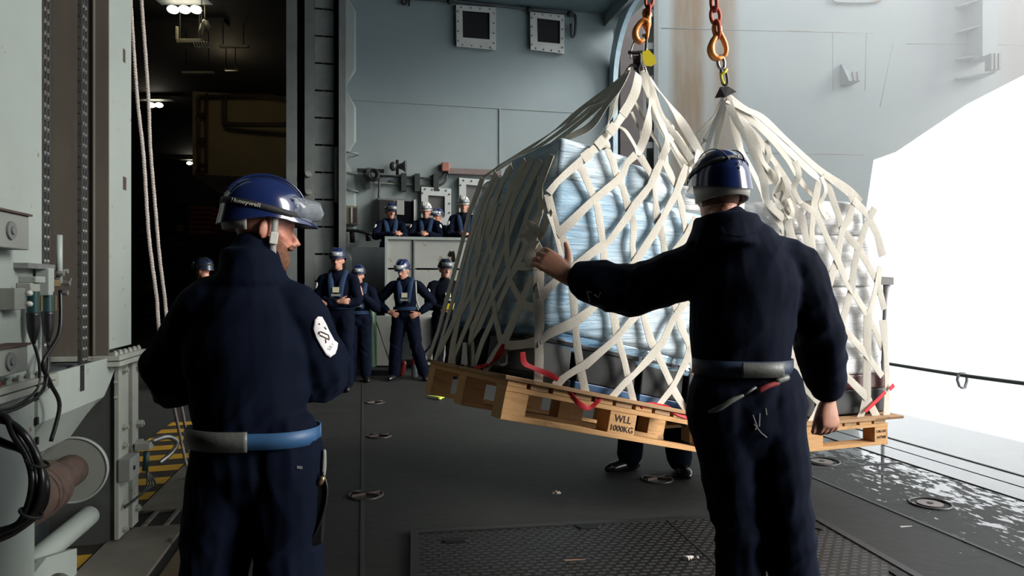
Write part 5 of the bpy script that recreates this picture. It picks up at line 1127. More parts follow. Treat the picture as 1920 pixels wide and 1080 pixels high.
oR, covR, hR, RR = person('man in navy coverall seen from behind, pushing the netted load with his left hand', RB, math.pi, J, suit=NAVY, hel=HB, vox=.005, cvox=.0085, torso=torsoR, rad=dict(l=(.095, .092, .080), r=(.110, .104, .088)), head_rot=(.28, .08), cl=dict(hip=.135, kn=.092, an=.09, tx=.006, ty=.004),
     hands=dict(r=dict(f=Vector(Rj(1000, 468, .24)) - Vector(J['wr_r']), n=(.25, -1, -.1), sd=(-.3, 0, 1), curl=.50, spread=.07, thumb=1.0, k=1.28), l=dict(f=Vector(Rj(1558, 800, .08)) - Vector(J['wr_l']), n=(.35, -1, 0), sd=(1, 0, .1), curl=.65, spread=.05, thumb=.4, k=1.12)), neck=(.125, .115), seed=21, fold=.013, sm=6, hel_goggles=False, headk=1.0)

def bvh_of(o):
    m = o.data; mw = WM[o]; return BVHTree.FromPolygons([mw @ v.co for v in m.vertices], [tuple(p.vertices) for p in m.polygons])
bL = bvh_of(covL); bR = bvh_of(covR)
def project(bvh, px, py, off=.003):
    d = (P(px, py, 1) - E0).normalized(); h = bvh.ray_cast(E0, d)
    if h[0] is None: return None
    return h[0] - d * off
def decal(bvh, outline, name, mat, par, off=.004, thick=.003, rings=7, seg=6):
    """a cloth badge sewn on a sleeve: outline in pixels, laid on the real sleeve surface"""
    n = len(outline); ol = []
    for i in range(n):
        a, b = outline[i], outline[(i + 1) % n]
        for j in range(seg): ol.append((a[0] + (b[0] - a[0]) * j / seg, a[1] + (b[1] - a[1]) * j / seg))
    cx = sum(p[0] for p in ol) / len(ol); cy = sum(p[1] for p in ol) / len(ol); m = MB(); vs = []; last = None
    c0 = project(bvh, cx, cy, off); N = len(ol); vs.append(c0)
    for r in range(1, rings + 1):
        for x, y in ol:
            q = project(bvh, cx + (x - cx) * r / rings, cy + (y - cy) * r / rings, off)
            if q is None: q = last or c0
            vs.append(q); last = q
    fs = [(0, 1 + j, 1 + (j + 1) % N) for j in range(N)]
    for r in range(rings - 1):
        for j in range(N): a = 1 + r * N + j; b = 1 + r * N + (j + 1) % N; fs.append((a, a + N, b + N, b))
    o = m.add(vs, fs).build(name, mat, par, smooth=True); s_ = o.modifiers.new('s', 'SOLIDIFY'); s_.thickness = thick; s_.offset = 0; return o
def strokes(bvh, lines, w_, name, mat, par, off=.008):
    mb = MB()
    for l in lines:
        pts = []
        for (x0, y0), (x1, y1) in zip(l[:-1], l[1:]):
            for j in range(4):
                q = project(bvh, x0 + (x1 - x0) * j / 4, y0 + (y1 - y0) * j / 4, off)
                if q is not None: pts.append(q)
        q = project(bvh, *l[-1], off)
        if q is not None: pts.append(q)
        if len(pts) > 1: mb.ribbon(pts, w_, V3(0, -1, 0), .0006)
    if mb.v: return mb.build(name, mat, par)
SC = lambda x, y: (560 + x / 6, 560 + y / 6)
bo = [SC(*p) for p in ((215, 200), (262, 205), (300, 270), (340, 360), (400, 470), (440, 500), (432, 560), (410, 620), (352, 662), (310, 635), (250, 540), (190, 430), (160, 340), (180, 240))]
bd = decal(bL, bo, 'arm_badge', PATCH, oL, .004); bd['label'] = 'white shoulder badge reading SEA'
strokes(bL, [[SC(*p) for p in l] for l in (((232, 405), (230, 375), (255, 372), (335, 410), (345, 462), (240, 410)), ((302, 455), (308, 500)), ((290, 320), (312, 345)), ((228, 278), (238, 292)))], .0035, 'badge_mark', INK, bd)
def letters(bvh, s_, origin, ex, ey, name, mat, par, off=.006):
    m = text_mesh(s_, 1.0, Matrix.Identity(4)); 
    for v in m.vertices:
        q = project(bvh, origin[0] + ex[0] * v.co.x + ey[0] * v.co.y, origin[1] + ex[1] * v.co.x + ey[1] * v.co.y, off + v.co.z * .3)
        if q is not None: v.co = q
    return put(m, name, mat, par)
letters(bL, 'SEA', SC(368, 535), (7, -10), (-7, -5), 'badge_letters', INK, bd)
def band(bvh_, par, W, c, rx, ry, z0, z1, name, mat, a0=0, a1=2 * math.pi, n=40, off=0):
    """webbing bridging the folds of the coverall: one smoothed radius all round"""
    N = 72; zm = (z0 + z1) / 2; R_ = []
    for j in range(N):
        a = 2 * math.pi * j / N; d = V3(math.cos(a), math.sin(a), 0); lim = 1.13 / math.sqrt((d.x / rx) ** 2 + (d.y / ry) ** 2); best = 0
        for z in (zm - .03, zm, zm + .03):
            h = bvh_.ray_cast(Vector((c[0], c[1], z)), d); best = max(best, min(lim, (h[0] - Vector((c[0], c[1], z))).length if h[0] is not None else lim / 1.13))
        R_.append(best)
    for _ in range(4): R_ = [max(R_[i] * .985, sum(R_[(i + k) % N] for k in (-2, -1, 0, 1, 2)) / 5) for i in range(N)]
    def rad_(a): x = (a / (2 * math.pi) * N) % N; i = int(x); return R_[i] + (R_[(i + 1) % N] - R_[i]) * (x - i)
    V = []
    for j in range(n + 1):
        a = a0 + (a1 - a0) * j / n; d = V3(math.cos(a), math.sin(a), 0); V += [Vector((c[0], c[1], z)) + d * (rad_(a) + .004 + off) for z in (z0, z1)]
    m = MB().add(V, [(2 * j, 2 * j + 2, 2 * j + 3, 2 * j + 1) for j in range(n)]); o = m.build(name, mat, par, smooth=True); s_ = o.modifiers.new('s', 'SOLIDIFY'); s_.thickness = .005; s_.offset = 0; return o
def zt(py, Y): return CH - (py - 540) / F * Y
# left man's belt: reflective grey band at the back, blue webbing at the right side
zl = zt(812, LY); cL = P(476, 815, LY)
bb_ = band(bL, oL, None, cL, .19, .13, zl - .026, zl + .026, 'belt', BELT_B, off=.008); bb_['label'] = 'light blue webbing belt'
rb = band(bL, oL, None, cL, .19, .13, zl - .030, zl + .034, 'reflective_band', BELT_R, math.radians(190), math.radians(283), 20, .016)
zr = zt(686, RY); cR = P(1390, 690, RY)
band(bR, oR, None, cR, .17, .12, zr - .030, zr + .030, 'belt', M_('navy_belt', (.01, .025, .06), .6)); band(bR, oR, None, cR, .17, .12, zr - .027, zr + .027, 'reflective_band', BELT_R, math.radians(252), math.radians(312), 20, .012)
# lower red and grey tool lanyard on the right man
tb = MB(); pts = [project(bR, x, y, .014) for x, y in ((1330, 772), (1350, 765), (1370, 752), (1392, 742))]; MB().tube(pts, [.006, .010, .010, .006], 10, smooth=3, round_ends=True).build('pouch_glove', BELT_R, oR, smooth=True)
pts = [project(bR, x, y, .012) for x, y in ((1392, 742), (1405, 734), (1418, 726))]; MB().tube(pts, .005, 6).build('lanyard', BELT_R, oR, smooth=True)
pts = [project(bR, x, y, .012) for x, y in ((1424, 732), (1440, 724), (1458, 718))]; MB().tube([p for p in pts if p], .010, 8, smooth=3, round_ends=True).build('red_pouch', M_('dark_red_cloth', (.22, .01, .015), .7), oR, smooth=True)
pts = [project(bR, x, y, .012) for x, y in ((1458, 714), (1468, 710), (1474, 708))]; MB().tube([p for p in pts if p], .014, 8, round_ends=True).build('grey_roll', BELT_R, oR, smooth=True)
strokes(bR, [((1412, 778), (1420, 800), (1416, 806)), ((1414, 795), (1428, 812)), ((1428, 812), (1438, 820)), ((1436, 765), (1438, 778)), ((1425, 775), (1424, 800))], .003, 'paint_mark', GREYSTR, oR, .004)
strokes(bR, [((1101, 546), (1103, 556), (1106, 566)), ((1101, 546), (1110, 548)), ((1114, 552), (1122, 558), (1126, 548))], .003, 'sleeve_mark', GREYSTR, oR, .004)
# stand-up collar of the right man, folded over
def flap(px_pts, bv, mat, par, name, w0=.05): pass
# helmets: lettering wrapped on the elastic band, chin straps, ear, beard
def wrap_text(T, a0, da, zf, r_off, s_, size, name, mat, par, k=1.0):
    m = text_mesh(s_, size, Matrix.Identity(4))
    for v in m.vertices:
        a = a0 + da * v.co.x / .12; z = zf(a) + v.co.y; q = max(0, min(.97, (z - .034) / .128)); sc_ = math.sqrt(1 - q * q) ** .92
        v.co = T((.108 * sc_ + r_off + v.co.z) * math.cos(a), .004 + (.137 * sc_ + r_off + v.co.z) * math.sin(a), z)
    return put(m, name, mat, par, local=True)
shL, TL, bpL, bzL = hL
WL = WM[oL]
wrap_text(TL, 0.55, 1.0, bzL, .0055, 'Honeywell', .020, 'band_lettering', LETT, shL)
wrap_text(TL, math.pi - .55, 1.0, bzL, .0055, 'Honeywell', .020, 'band_lettering', LETT, shL)
shR, TR, bpR, bzR = hR
# right helmet: thin grey lettered strap round the crown, white inner cradle
pts = [bpR(2 * math.pi * j / 40, .078 + .03 * math.sin(2 * math.pi * j / 40), .004) for j in range(41)]
MB().ribbon(pts, .017, [(p - TR(0, 0, .05)) for p in pts], .0012).build('grey_strap', M_('dark_grey_elastic', (.075, .075, .08), .7), shR, smooth=True, local=True)
wrap_text(TR, 1.25, 1.0, lambda a: .078 + .03 * math.sin(a), .0065, 'Honeywell', .013, 'band_lettering', LETT, shR)
for zz in (.062, .082, .105): MB().ell(TR(-.0, .142 * (1 - (zz - .03) * .9) + .002, zz), (.004, .003, .005), RR).build('vent_stud', LETT, shR, smooth=True, local=True) if zz else None
cr = MB(); n = 28; rr_ = []
for j in range(n + 1):
    a = math.pi * (-.08 + 1.16 * j / n); zq = -.045 + .01 * math.sin(a)
    rr_.append([TR(.090 * math.cos(a), .01 + .115 * math.sin(a), zq), TR(.096 * math.cos(a), .01 + .121 * math.sin(a), zq), TR(.104 * math.cos(a), .01 + .130 * math.sin(a), .02), TR(.100 * math.cos(a), .01 + .126 * math.sin(a), .02)])
cr.loft(rr_).build('cradle', M_('pale_cradle', (.42, .41, .37), .5, var=.1), shR, smooth=True, local=True)
for (T_, sh_) in ((TL, shL),):
    cr = MB(); rr_ = []
    for j in range(n + 1):
        a = math.pi * (.15 + .7 * j / n); rr_.append([T_(.090 * math.cos(a), .01 + .112 * math.sin(a), -.030), T_(.096 * math.cos(a), .01 + .118 * math.sin(a), -.030), T_(.104 * math.cos(a), .01 + .128 * math.sin(a), .01), T_(.100 * math.cos(a), .01 + .124 * math.sin(a), .01)])
    cr.loft(rr_).build('cradle', GREYSTR, sh_, smooth=True, local=True)
# chin strap on both sides of each head
def local_head(Rm, c, k=1.0): return lambda x, y, z: Vector(c) + Rm @ (Vector((x, y, z)) * k)
hLc = Lj(494, 428, .03); TH = local_head(RL, hLc, 1.02)
for sg in (-1, 1):
    MB().ribbon([TH(.092 * sg, -.020, .035), TH(.090 * sg, -.022, -.01), TH(.083 * sg, -.024, -.05), TH(.068 * sg, -.035, -.095), TH(.045 * sg, -.045, -.122)], .020, RL @ V3(sg, -.1, 0), .0012, smooth=4).build('chin_strap', GREYSTR, oL, smooth=True, local=True)
    MB().box(-.013, .013, -.006, .006, -.02, .02, Matrix.Translation(TH(.088 * sg, -.024, -.035)) @ RL.to_4x4() @ Matrix.Rotation(math.pi / 2, 4, 'Z')).build('strap_buckle', LETT, oL, local=True, bevel=.003)
MB().tube([TH(-.02, 0, 0), TH(0, 0, 0)], .01).v
bd_ = MB(); bd_.loft([[TH(rx * math.cos(t_), yo + ry * math.sin(t_), z) for t_ in [math.pi * (1 + j / 16) for j in range(17)]] + [TH(.7 * rx * math.cos(t_), yo + .7 * ry * math.sin(t_), z) for t_ in [math.pi * (2 - j / 16) for j in range(17)]] for z, rx, ry, yo in ((-.135, .026, .030, -.060), (-.115, .044, .054, -.044), (-.085, .058, .070, -.028), (-.058, .067, .078, -.012), (-.030, .072, .072, -.004))])
bd_.build('beard', BEARD, oL, smooth=True, local=True)
MB().tube([TH(-.03, -.088, -.056), TH(0, -.101, -.053), TH(.03, -.088, -.056)], [.006, .008, .006], 8, smooth=3, round_ends=True).build('moustache', BEARD, oL, smooth=True, local=True)
hRc = Rj(1348, 366, .03); TH2 = local_head(RR, hRc, 1.0)
hb = MB(); hb.loft([[TH2((rx + .002) * math.cos(t_), y + (ry + .002) * math.sin(t_), z) for t_ in [math.pi * (-.05 + 1.1 * j / 24) for j in range(25)]] + [TH2((rx - .004) * math.cos(t_), y + (ry - .004) * math.sin(t_), z) for t_ in [math.pi * (1.05 - 1.1 * j / 24) for j in range(25)]] for z, rx, ry, y in ((-.045, .063, .082, -.010), (-.02, .068, .088, -.002), (.03, .075, .096, .002))])
hb.build('hair', M_('cropped_hair', (.14, .075, .05), .8, var=.2, vs=80), oR, smooth=True, local=True)
# back seam of the right man's coverall and collar seam
strokes(bR, [((1352, 424), (1362, 440), (1390, 443), (1418, 436))], .004, 'collar_seam', NAVY2, oR, .003)
# tools and pouch at the left man's hip
tp = MB(); 
pch = empty('tool_pouch', P(592, 960, LY - .02), 0, 'dark tool pouch with pliers hanging at the left man\'s right hip', 'tool pouch')
MB().hexa([P(578, 1028, LY + .02), P(604, 1020, LY + .02), P(606, 1018, LY - .03), P(580, 1026, LY - .03), P(588, 905, LY + .02), P(612, 900, LY + .02), P(613, 900, LY - .03), P(588, 905, LY - .03)]).build('pouch_body', MT['black'], pch, bevel=.008)
for x, y0, y1 in ((598, 840, 900), (608, 846, 905)): MB().tube([P(x, y0, LY - .01), P(x - 1, (y0 + y1) / 2, LY - .01), P(x - 4, y1, LY - .01)], [.007, .009, .008], 8, smooth=3, round_ends=True).build('tool_handle', MT['box_grey'], pch, smooth=True)
MB().tube([P(604, 885, LY - .03), P(613, 920, LY - .03), P(600, 980, LY - .03), P(560, 1060, LY - .02), P(545, 1100, LY)], .005, 6, smooth=5).build('lanyard', MT['rubber'], pch, smooth=True)
MB().tube([P(604, 898, LY - .035), P(600, 905, LY - .035)], .010, 8, round_ends=True).build('clip', MT['brass'], pch, smooth=True)
letters(bL, '||||||||', (562, 876), (5, .6), (0, -6), 'pocket_stitch', GREYSTR, oL)

# ================================================================ FITTINGS ON THE BULKHEAD
def bkp(px, py, off=0.0):                         # point on the bulkhead seen at a pixel
    d = P(px, py, 1) - E0; n_ = RS.to_3x3() @ V3(0, 1, 0); return E0 + d * ((13.3 - off - E0.dot(n_)) / d.dot(n_))
BP = M_('window_frame_paint', (.44, .46, .44), .5, var=.08, stain=(.2, .12, .08), stain_amt=-.05, stain_s=8); WG = M_('dark_window_glass', (.012, .011, .012), .25); WG2 = M_('grey_window_glass', (.11, .105, .10), .3)
def bq(x0, y0, x1, y1, x2, y2, x3, y3, o0, o1):   # plate between two offsets, corners in pixels
    return MB().hexa([bkp(x0, y0, o0), bkp(x1, y1, o0), bkp(x1, y1, o1), bkp(x0, y0, o1), bkp(x3, y3, o0), bkp(x2, y2, o0), bkp(x2, y2, o1), bkp(x3, y3, o1)])
def window(idx, out, inn, glass, lab):
    o = empty('window_%d' % idx, bkp(*out[0]), 0); o['kind'] = 'structure'; o['label'] = lab
    (xa, ya), (xb, yb), (xc, yc), (xd, yd) = out       # bottom left, bottom right, top right, top left
    (ia, ja), (ib, jb), (ic, jc), (id_, jd) = inn
    f = MB()
    c = [bkp(*p, .0) for p in out]; ci = [bkp(*p, .0) for p in inn]; co = [bkp(*p, .14) for p in out]; cio = [bkp(*p, .14) for p in inn]
    for i in range(4):
        j = (i + 1) % 4; f.hexa([c[i], c[j], ci[j], ci[i], co[i], co[j], cio[j], cio[i]])
    f.build('window_frame', BP, o); MB().hexa([bkp(*inn[0], .02), bkp(*inn[1], .02), bkp(*inn[1], .08), bkp(*inn[0], .08), bkp(*inn[3], .02), bkp(*inn[2], .02), bkp(*inn[2], .08), bkp(*inn[3], .08)]).build('pane', glass, o)
    for i in range(4):
        p, q = out[i], out[(i + 1) % 4]; u, v = inn[i], inn[(i + 1) % 4]
        for t_ in ((.12, .38, .64, .9)):
            x = p[0] + (q[0] - p[0]) * t_; y = p[1] + (q[1] - p[1]) * t_; cx_ = sum(a[0] for a in out) / 4; cy_ = sum(a[1] for a in out) / 4
            x += (cx_ - x) * .10; y += (cy_ - y) * .10; MB().ell(bkp(x, y, .145), (.018, .018, .018), None, 8, 6).build('window_bolt', MT['box_grey'], o, smooth=True)
window(1, [(856, 87), (930, 94), (930, 14), (855, 9)], [(868, 70), (918, 74), (918, 24), (867, 20)], WG, 'upper left square window high on the bulkhead')
window(2, [(995, 93), (1058, 101), (1058, 28), (994, 22)], [(1008, 78), (1050, 82), (1050, 39), (1007, 34)], WG, 'upper right square window high on the bulkhead')
window(3, [(790, 424), (846, 428), (846, 354), (790, 350)], [(802, 404), (834, 406), (834, 368), (803, 366)], WG2, 'grey window behind the sailors at the bulwark')
window(4, [(861, 420), (925, 424), (925, 338), (861, 333)], [(874, 400), (915, 403), (915, 350), (874, 346)], WG2, 'grey window partly hidden by the net')
tag(MB().tube([bkp(752, -4, .1), bkp(842, 1, .1), bkp(930, 10, .1), bkp(992, 17, .1), bkp(1068, 27, .1), bkp(1080, 30, .1)], .028, 8).build('conduit', MT['dark_paint'], smooth=True), 'thin dark conduit running along the top of the bulkhead above the windows', 'conduit')
tag(MB().tube([bkp(1070, 26, .1), bkp(1079, 30, .12), bkp(1078, 64, .12), bkp(1072, 68, .12), bkp(1070, 45, .12)], .028, 8, smooth=3).build('bent_pipe', MT['dark_paint'], smooth=True), 'short dark bent pipe right of the upper right window', 'pipe')
for x, y, lab in ((992, 18, 'round dark fitting at the corner of the upper right window'), (1068, 26, 'round dark fitting at the right end of the conduit'), (843, 2, 'small dark fitting above the upper left window')): tag(MB().ell(bkp(x, y, .12), (.06, .06, .06)).build('conduit_fitting', MT['black'], smooth=True), lab, 'fitting')
tag(MB().torus(bkp(758, 3, .1), .05, .02, (0, 1, 0)).cyl(bkp(768, -6, .1), bkp(767, 11, .1), .02).build('hook_fitting', MT['black'], smooth=True), 'small dark hook at the top edge, left of the windows', 'hook')
# loudspeaker horn
hn = empty('horn_speaker', bkp(745, 313, .2), 0, 'dark horn loudspeaker mounted on the bulkhead above the sailors', 'loudspeaker')
DK = M_('dark_green_grey', (.035, .042, .038), .35)
MB().tube([bkp(736, 312, .3), bkp(746, 312, .3), bkp(752, 312, .32), bkp(761, 312, .34)], [.06, .035, .06, .115], 20, smooth=4).build('horn', DK, hn, smooth=True, auto=50)
MB().ell(bkp(737, 312, .3), (.07, .07, .09)).build('driver', DK, hn, smooth=True); MB().cyl(bkp(745, 300, .15), bkp(745, 328, .15), .03, 10).build('mount', MT['black'], hn, smooth=True)
# round camera like lamp and pipes
fc = empty('floodlight', bkp(700, 328, .2), 0, 'dark round floodlight facing out at the left end of the conduits', 'floodlight')
MB().tube([bkp(692, 326, .08), bkp(700, 328, .4)], [.12, .12], 20).build('lamp_body', DK, fc, smooth=True, auto=40); MB().torus(bkp(700, 328, .42), .09, .035, (0, -1, .1)).build('lamp_rim', MT['black'], fc, smooth=True); MB().cyl(bkp(700, 328, .4), bkp(700, 328, .44), .035).build('lamp_glass', MT['steel'], fc)
MB().box(-.25, .25, -.04, .04, -.03, .03, Matrix.Translation(bkp(695, 320, .15)) @ RS).build('bracket', MT['black'], fc); MB().box(-.04, .04, -.06, .06, -.12, .12, Matrix.Translation(bkp(690, 342, .1)) @ RS).build('bracket', MT['dark_steel'], fc)
for i, (l, lab) in enumerate(((((712, 330), (740, 331), (780, 333), (815, 336), (828, 333), (835, 325)), 'upper of the dark cables running right to the red box'), (((728, 340), (752, 346), (780, 348), (815, 349), (830, 345), (837, 335), (836, 322)), 'lower dark cable curving up to the red box'), (((711, 331), (711, 350), (710, 372)), 'short cable dropping to the dark cabinet'), (((700, 343), (730, 344), (820, 350)), 'straight grey pipe under the cables'))):
    tag(MB().tube([bkp(x, y, .08) for x, y in l], .022 if i != 3 else .016, 8, smooth=4).build('cable', DK if i != 3 else MT['grey_dirty'], smooth=True), lab, 'cable')
for x, y, lab in ((757, 342, 'left'), (782, 343, 'middle'), (817, 343, 'right')): tag(MB().box(-.05, .05, -.07, .07, -.17, .17, Matrix.Translation(bkp(x, y, .07)) @ RS).build('cable_clamp', DK), lab + ' of three upright clamps holding the cables', 'clamp', 'clamps holding the bulkhead cables')
rb_ = tag(MB().box(-.075, .075, -.07, .07, -.09, .08, Matrix.Translation(bkp(835, 313, .08)) @ RS).build('alarm_box', M_('faded_red_box', (.30, .11, .08), .6), bevel=.015), 'small faded red box on the bulkhead above the cables', 'box')
tag(MB().box(-.45, .62, -.06, .06, -.055, .06, Matrix.Translation(bkp(882, 323, .08)) @ RS).build('terminal_strip', M_('brown_grey_strip', (.16, .12, .11), .6, var=.3, vs=30), bevel=.01), 'long brown grey strip with screws above the right grey window', 'strip')
# cabinets
cbt = empty('control_cabinet', bkp(745, 400, .2), 0, 'dark open control cabinet with a white sheet behind the leftmost leaning sailor', 'cabinet')
bq(709, 422, 782, 424, 782, 374, 709, 371, .0, .25).build('cabinet_body', MT['mid_paint'], cbt); bq(745, 418, 776, 419, 776, 378, 745, 376, .25, .26).build('cabinet_interior', MT['black_gloss'], cbt); bq(711, 420, 738, 421, 738, 376, 711, 374, .25, .27).build('cabinet_door', MT['black'], cbt); bq(744, 402, 758, 403, 758, 376, 744, 375, .27, .28).build('paper_sheet', GREYSTR, cbt); bq(776, 420, 779, 420, 779, 374, 776, 374, .25, .29).build('cabinet_edge', BP, cbt)
cp = empty('call_box', bkp(660, 403, .2), 0, 'olive box with pale edge strip on the bulkhead, near the door', 'box')
bq(645, 420, 672, 421, 671, 387, 645, 385, .0, .3).build('box_body', M_('olive_box', (.12, .11, .075), .6), cp); bq(658, 418, 661, 418, 661, 388, 658, 388, .3, .34).build('edge_strip', GREYSTR, cp); bq(662, 418, 670, 418, 669, 390, 662, 390, .3, .31).build('box_interior', M_('brown_black', (.03, .018, .014), .5), cp); bq(639, 424, 648, 424, 648, 385, 639, 385, 0, .2).build('side_plate', MT['black'], cp)
tag(MB().tube([bkp(648, 432, .2), bkp(670, 433, .3), bkp(700, 440, .3)], .03, 8, smooth=3).tube([bkp(660, 432, .2), bkp(661, 455, .2)], .05, 8).tube([bkp(690, 438, .2), bkp(691, 452, .2)], .05, 8).build('valve_pipe', MT['black'], smooth=True), 'black valve pipework on the bulkhead below the olive box', 'pipe')
# platform, bulwark
struct(sbox(-.35, 5.0, 11.75, 13.3, 1.0, PZ).build('floor_platform', MT['mid_paint']))
bw = empty('bulwark', P(800, 690, 11.9), 0, 'grey plated bulwark that the sailors lean on', 'bulwark')
BWP = M_('bulwark_paint', (.30, .31, .28), .5, var=.1, vs=2, stain=(.2, .18, .15), stain_amt=0, stain_s=3)
def bplate(b0, b1, z0, z1, nm, mt=BWP, a=11.72, d=.04): return sbox(b0, b1, a, a + d, z0, z1).build(nm, mt, bw, bevel=.004)
def bX(px, a=11.72):
    r_ = (px - 960) / F; Y = a / (.9769 - .2136 * r_) if False else a / (.9769 - .2136 * r_); return .9769 * r_ * Y + .2136 * Y
b_l, b_m, b_r = bX(727), bX(776), bX(1010)
bplate(b_l, b_m - .015, 1.72, 2.20, 'upper_panel'); bplate(b_m + .015, b_r, 1.72, 2.20, 'upper_panel'); bplate(b_l, b_m - .015, .62, 1.69, 'lower_panel'); bplate(b_m + .015, b_r, .06, 1.69, 'lower_panel')
bplate(b_l - .02, b_r, 2.20, 2.25, 'top_rail', MT['grey_paint'], 11.68, .12); bplate(b_l - .05, b_l, .1, 2.25, 'edge_post', MT['grey_paint'], 11.68, .1); bplate(b_m - .012, b_m + .012, .1, 2.2, 'seam_strip', MT['mid_paint'], 11.69, .03)
# dark recess and clutter around the foot of the bulwark
struct(sbox(bX(660, 12.4), bX(727), 12.3, 12.35, 0, 2.1).build('wall_bulwark_side', MT['dark_paint']))
def slab(name, x0, x1, y0, y1, Y, mat, lab, cat, dep=.1, bev=.01): return tag(MB().box(P(x0, 0, Y).x, P(x1, 0, Y).x, Y, Y + dep, P(0, y1, Y).z, P(0, y0, Y).z).build(name, mat, bevel=bev), lab, cat)
gb = empty('gas_bottle', P(693, 690, 11.3) , 0, 'dark green gas bottle standing in a frame between the sailors', 'gas bottle')
gz = P(0, 690, 11.3).z; gx = P(694, 0, 11.3).x
MB().tube([V3(gx, 11.3, .08), V3(gx, 11.3, .9), V3(gx, 11.3, 1.1), V3(gx, 11.3, 1.2)], [.11, .11, .08, .03], 20).build('bottle_body', M_('dark_green_paint', (.012, .05, .02), .35), gb, smooth=True, auto=40); MB().cyl(V3(gx, 11.3, 1.2), V3(gx, 11.3, 1.27), .025).build('valve', MT['brass'], gb)
slab('grey_sheet_panel', 700, 734, 592, 686, 11.45, BWP, 'upright grey sheet panel behind the gas bottle', 'panel', .03)
tag(MB().tube([P(706, 604, 11.2), P(733, 684, 11.2)], .012, 6).tube([P(736, 590, 11.2), P(736, 690, 11.2)], .016, 6).tube([P(736, 690, 11.2), P(680, 701, 11.0)], .02, 6).build('rack_frame', MT['dark_steel'], smooth=True), 'thin steel rack frame around the gas bottle', 'rack')
slab('black_plinth', 676, 742, 694, 706, 10.75, MT['black'], 'low black plinth under the gas bottle rack', 'plinth', .4)
slab('hydrant_pipe_cover', 766, 812, 592, 668, 11.3, M_('grey_cover_paint', (.36, .36, .33), .5), 'lit grey cover behind the legs of the sailor with hands on hips', 'cover', .25, .05)
slab('hatch_cover', 812, 830, 590, 660, 11.2, M_('pale_cover_paint', (.40, .40, .37), .5), 'pale grey upright cover behind the half hidden sailor', 'cover', .2, .04)
tag(MB().tube([P(815, 580, 10.9), P(820, 600, 10.8), P(812, 640, 10.8), P(790, 668, 10.8)], .016, 8, smooth=5).build('air_hose', MT['rubber'], smooth=True), 'black hose curving down beside the sailor with hands on hips', 'hose')
bot = empty('drink_bottle', V3(P(776, 0, 10.6).x, 10.6, 0), 0, 'clear plastic bottle with an orange red cap sleeve on the deck', 'bottle')
bx_ = P(777, 0, 10.6).x; MB().tube([V3(bx_, 10.6, .0), V3(bx_, 10.6, .16), V3(bx_, 10.6, .2)], [.045, .045, .035], 16).build('bottle_body', LENS_F, bot, smooth=True, auto=50); MB().cyl(V3(bx_, 10.6, .2), V3(bx_, 10.6, .30), .038).build('cap', M_('orange_red_plastic', (.65, .07, .02), .5), bot, smooth=True, auto=50)
tag(MB().tube([V3(P(752, 0, 10.7).x, 10.7, .05), V3(P(757, 0, 10.7).x, 10.7, .2)], [.05, .045], 14, round_ends=True).build('red_cylinder', M_('dark_red_paint', (.28, .02, .02), .4), smooth=True), 'small dark red cylinder on the deck between the sailor\'s legs', 'cylinder')
tag(MB().box(P(684, 0, 11.0).x, P(688, 0, 11.0).x, 11, 11.05, P(0, 684, 11).z, P(0, 664, 11).z).build('cream_label', CARD), 'small cream label plate left of the gas bottle', 'label')
yl = G(818, 748); tag(MB().tube([yl + V3(-.10, .05, .03), yl + V3(.0, .0, .03), yl + V3(.09, -.06, .025)], [(.03, .008)] * 3, 10, round_ends=True).ell(yl + V3(.05, -.08, .02), (.03, .03, .02)).build('yellow_torch', M_('lime_yellow_plastic', (.65, .7, .08), .4), smooth=True), 'lime yellow torch lying on the deck below the pallet corner', 'torch')
tag(MB().tube([P(843, 478, 3.78), P(848, 472, 3.78), P(850, 488, 3.78)], .012, 10, smooth=3, round_ends=True).build('web_knot', M_('dark_cream_web', (.3, .25, .17), .8), smooth=True), 'brownish knot of webbing sticking out of the left net edge', 'knot')
# ================================================================ ON THE DECK
def socket(px, py, lab, r=.11, pale=False, w=1.0):
    p = G(px, py); o = empty('deck_socket', p, YAW, lab, 'deck socket', 'round tie-down sockets in the deck')
    MB().torus(V3(p.x, p.y, .004), r, .008, (0, 0, 1), 32, 6).build('rim', MT['dark_steel'], o, smooth=True)
    MB().cyl(V3(p.x, p.y, .001), V3(p.x, p.y, .007), r * .62 if pale else r * .9, 28).build('plate', M_('socket_plate_%d' % px, (.19, .155, .14) if pale else (.02, .015, .013), .4, metal=.3), o)
    if pale: MB().cyl(V3(p.x, p.y, .007), V3(p.x, p.y, .010), r * .16, 12).build('hole', MT['black'], o)
    else: MB().box(-r * .9, r * .9, -.008, .008, .006, .02, Matrix.Translation((p.x, p.y, 0)) @ Matrix.Rotation(.6, 4, 'Z')).box(-r * .9, r * .9, -.008, .008, .006, .02, Matrix.Translation((p.x, p.y, 0)) @ Matrix.Rotation(-.3, 4, 'Z')).build('cross_bar', M_('bar_steel_%d' % px, (.12, .09, .08), .4, metal=.6), o)
socket(703, 755, 'deck socket farthest away on the plate seam'); socket(711, 818, 'middle deck socket right of the plate seam'); socket(686, 929, 'rusty deck socket on the plate seam nearest the left man'); socket(1232, 899, 'deck socket beside the boots under the pallet')
socket(1541, 866, 'pale worn deck socket under the right pallet', .13, True); socket(1744, 945, 'pale worn deck socket in the wet deck at right', .12, True)
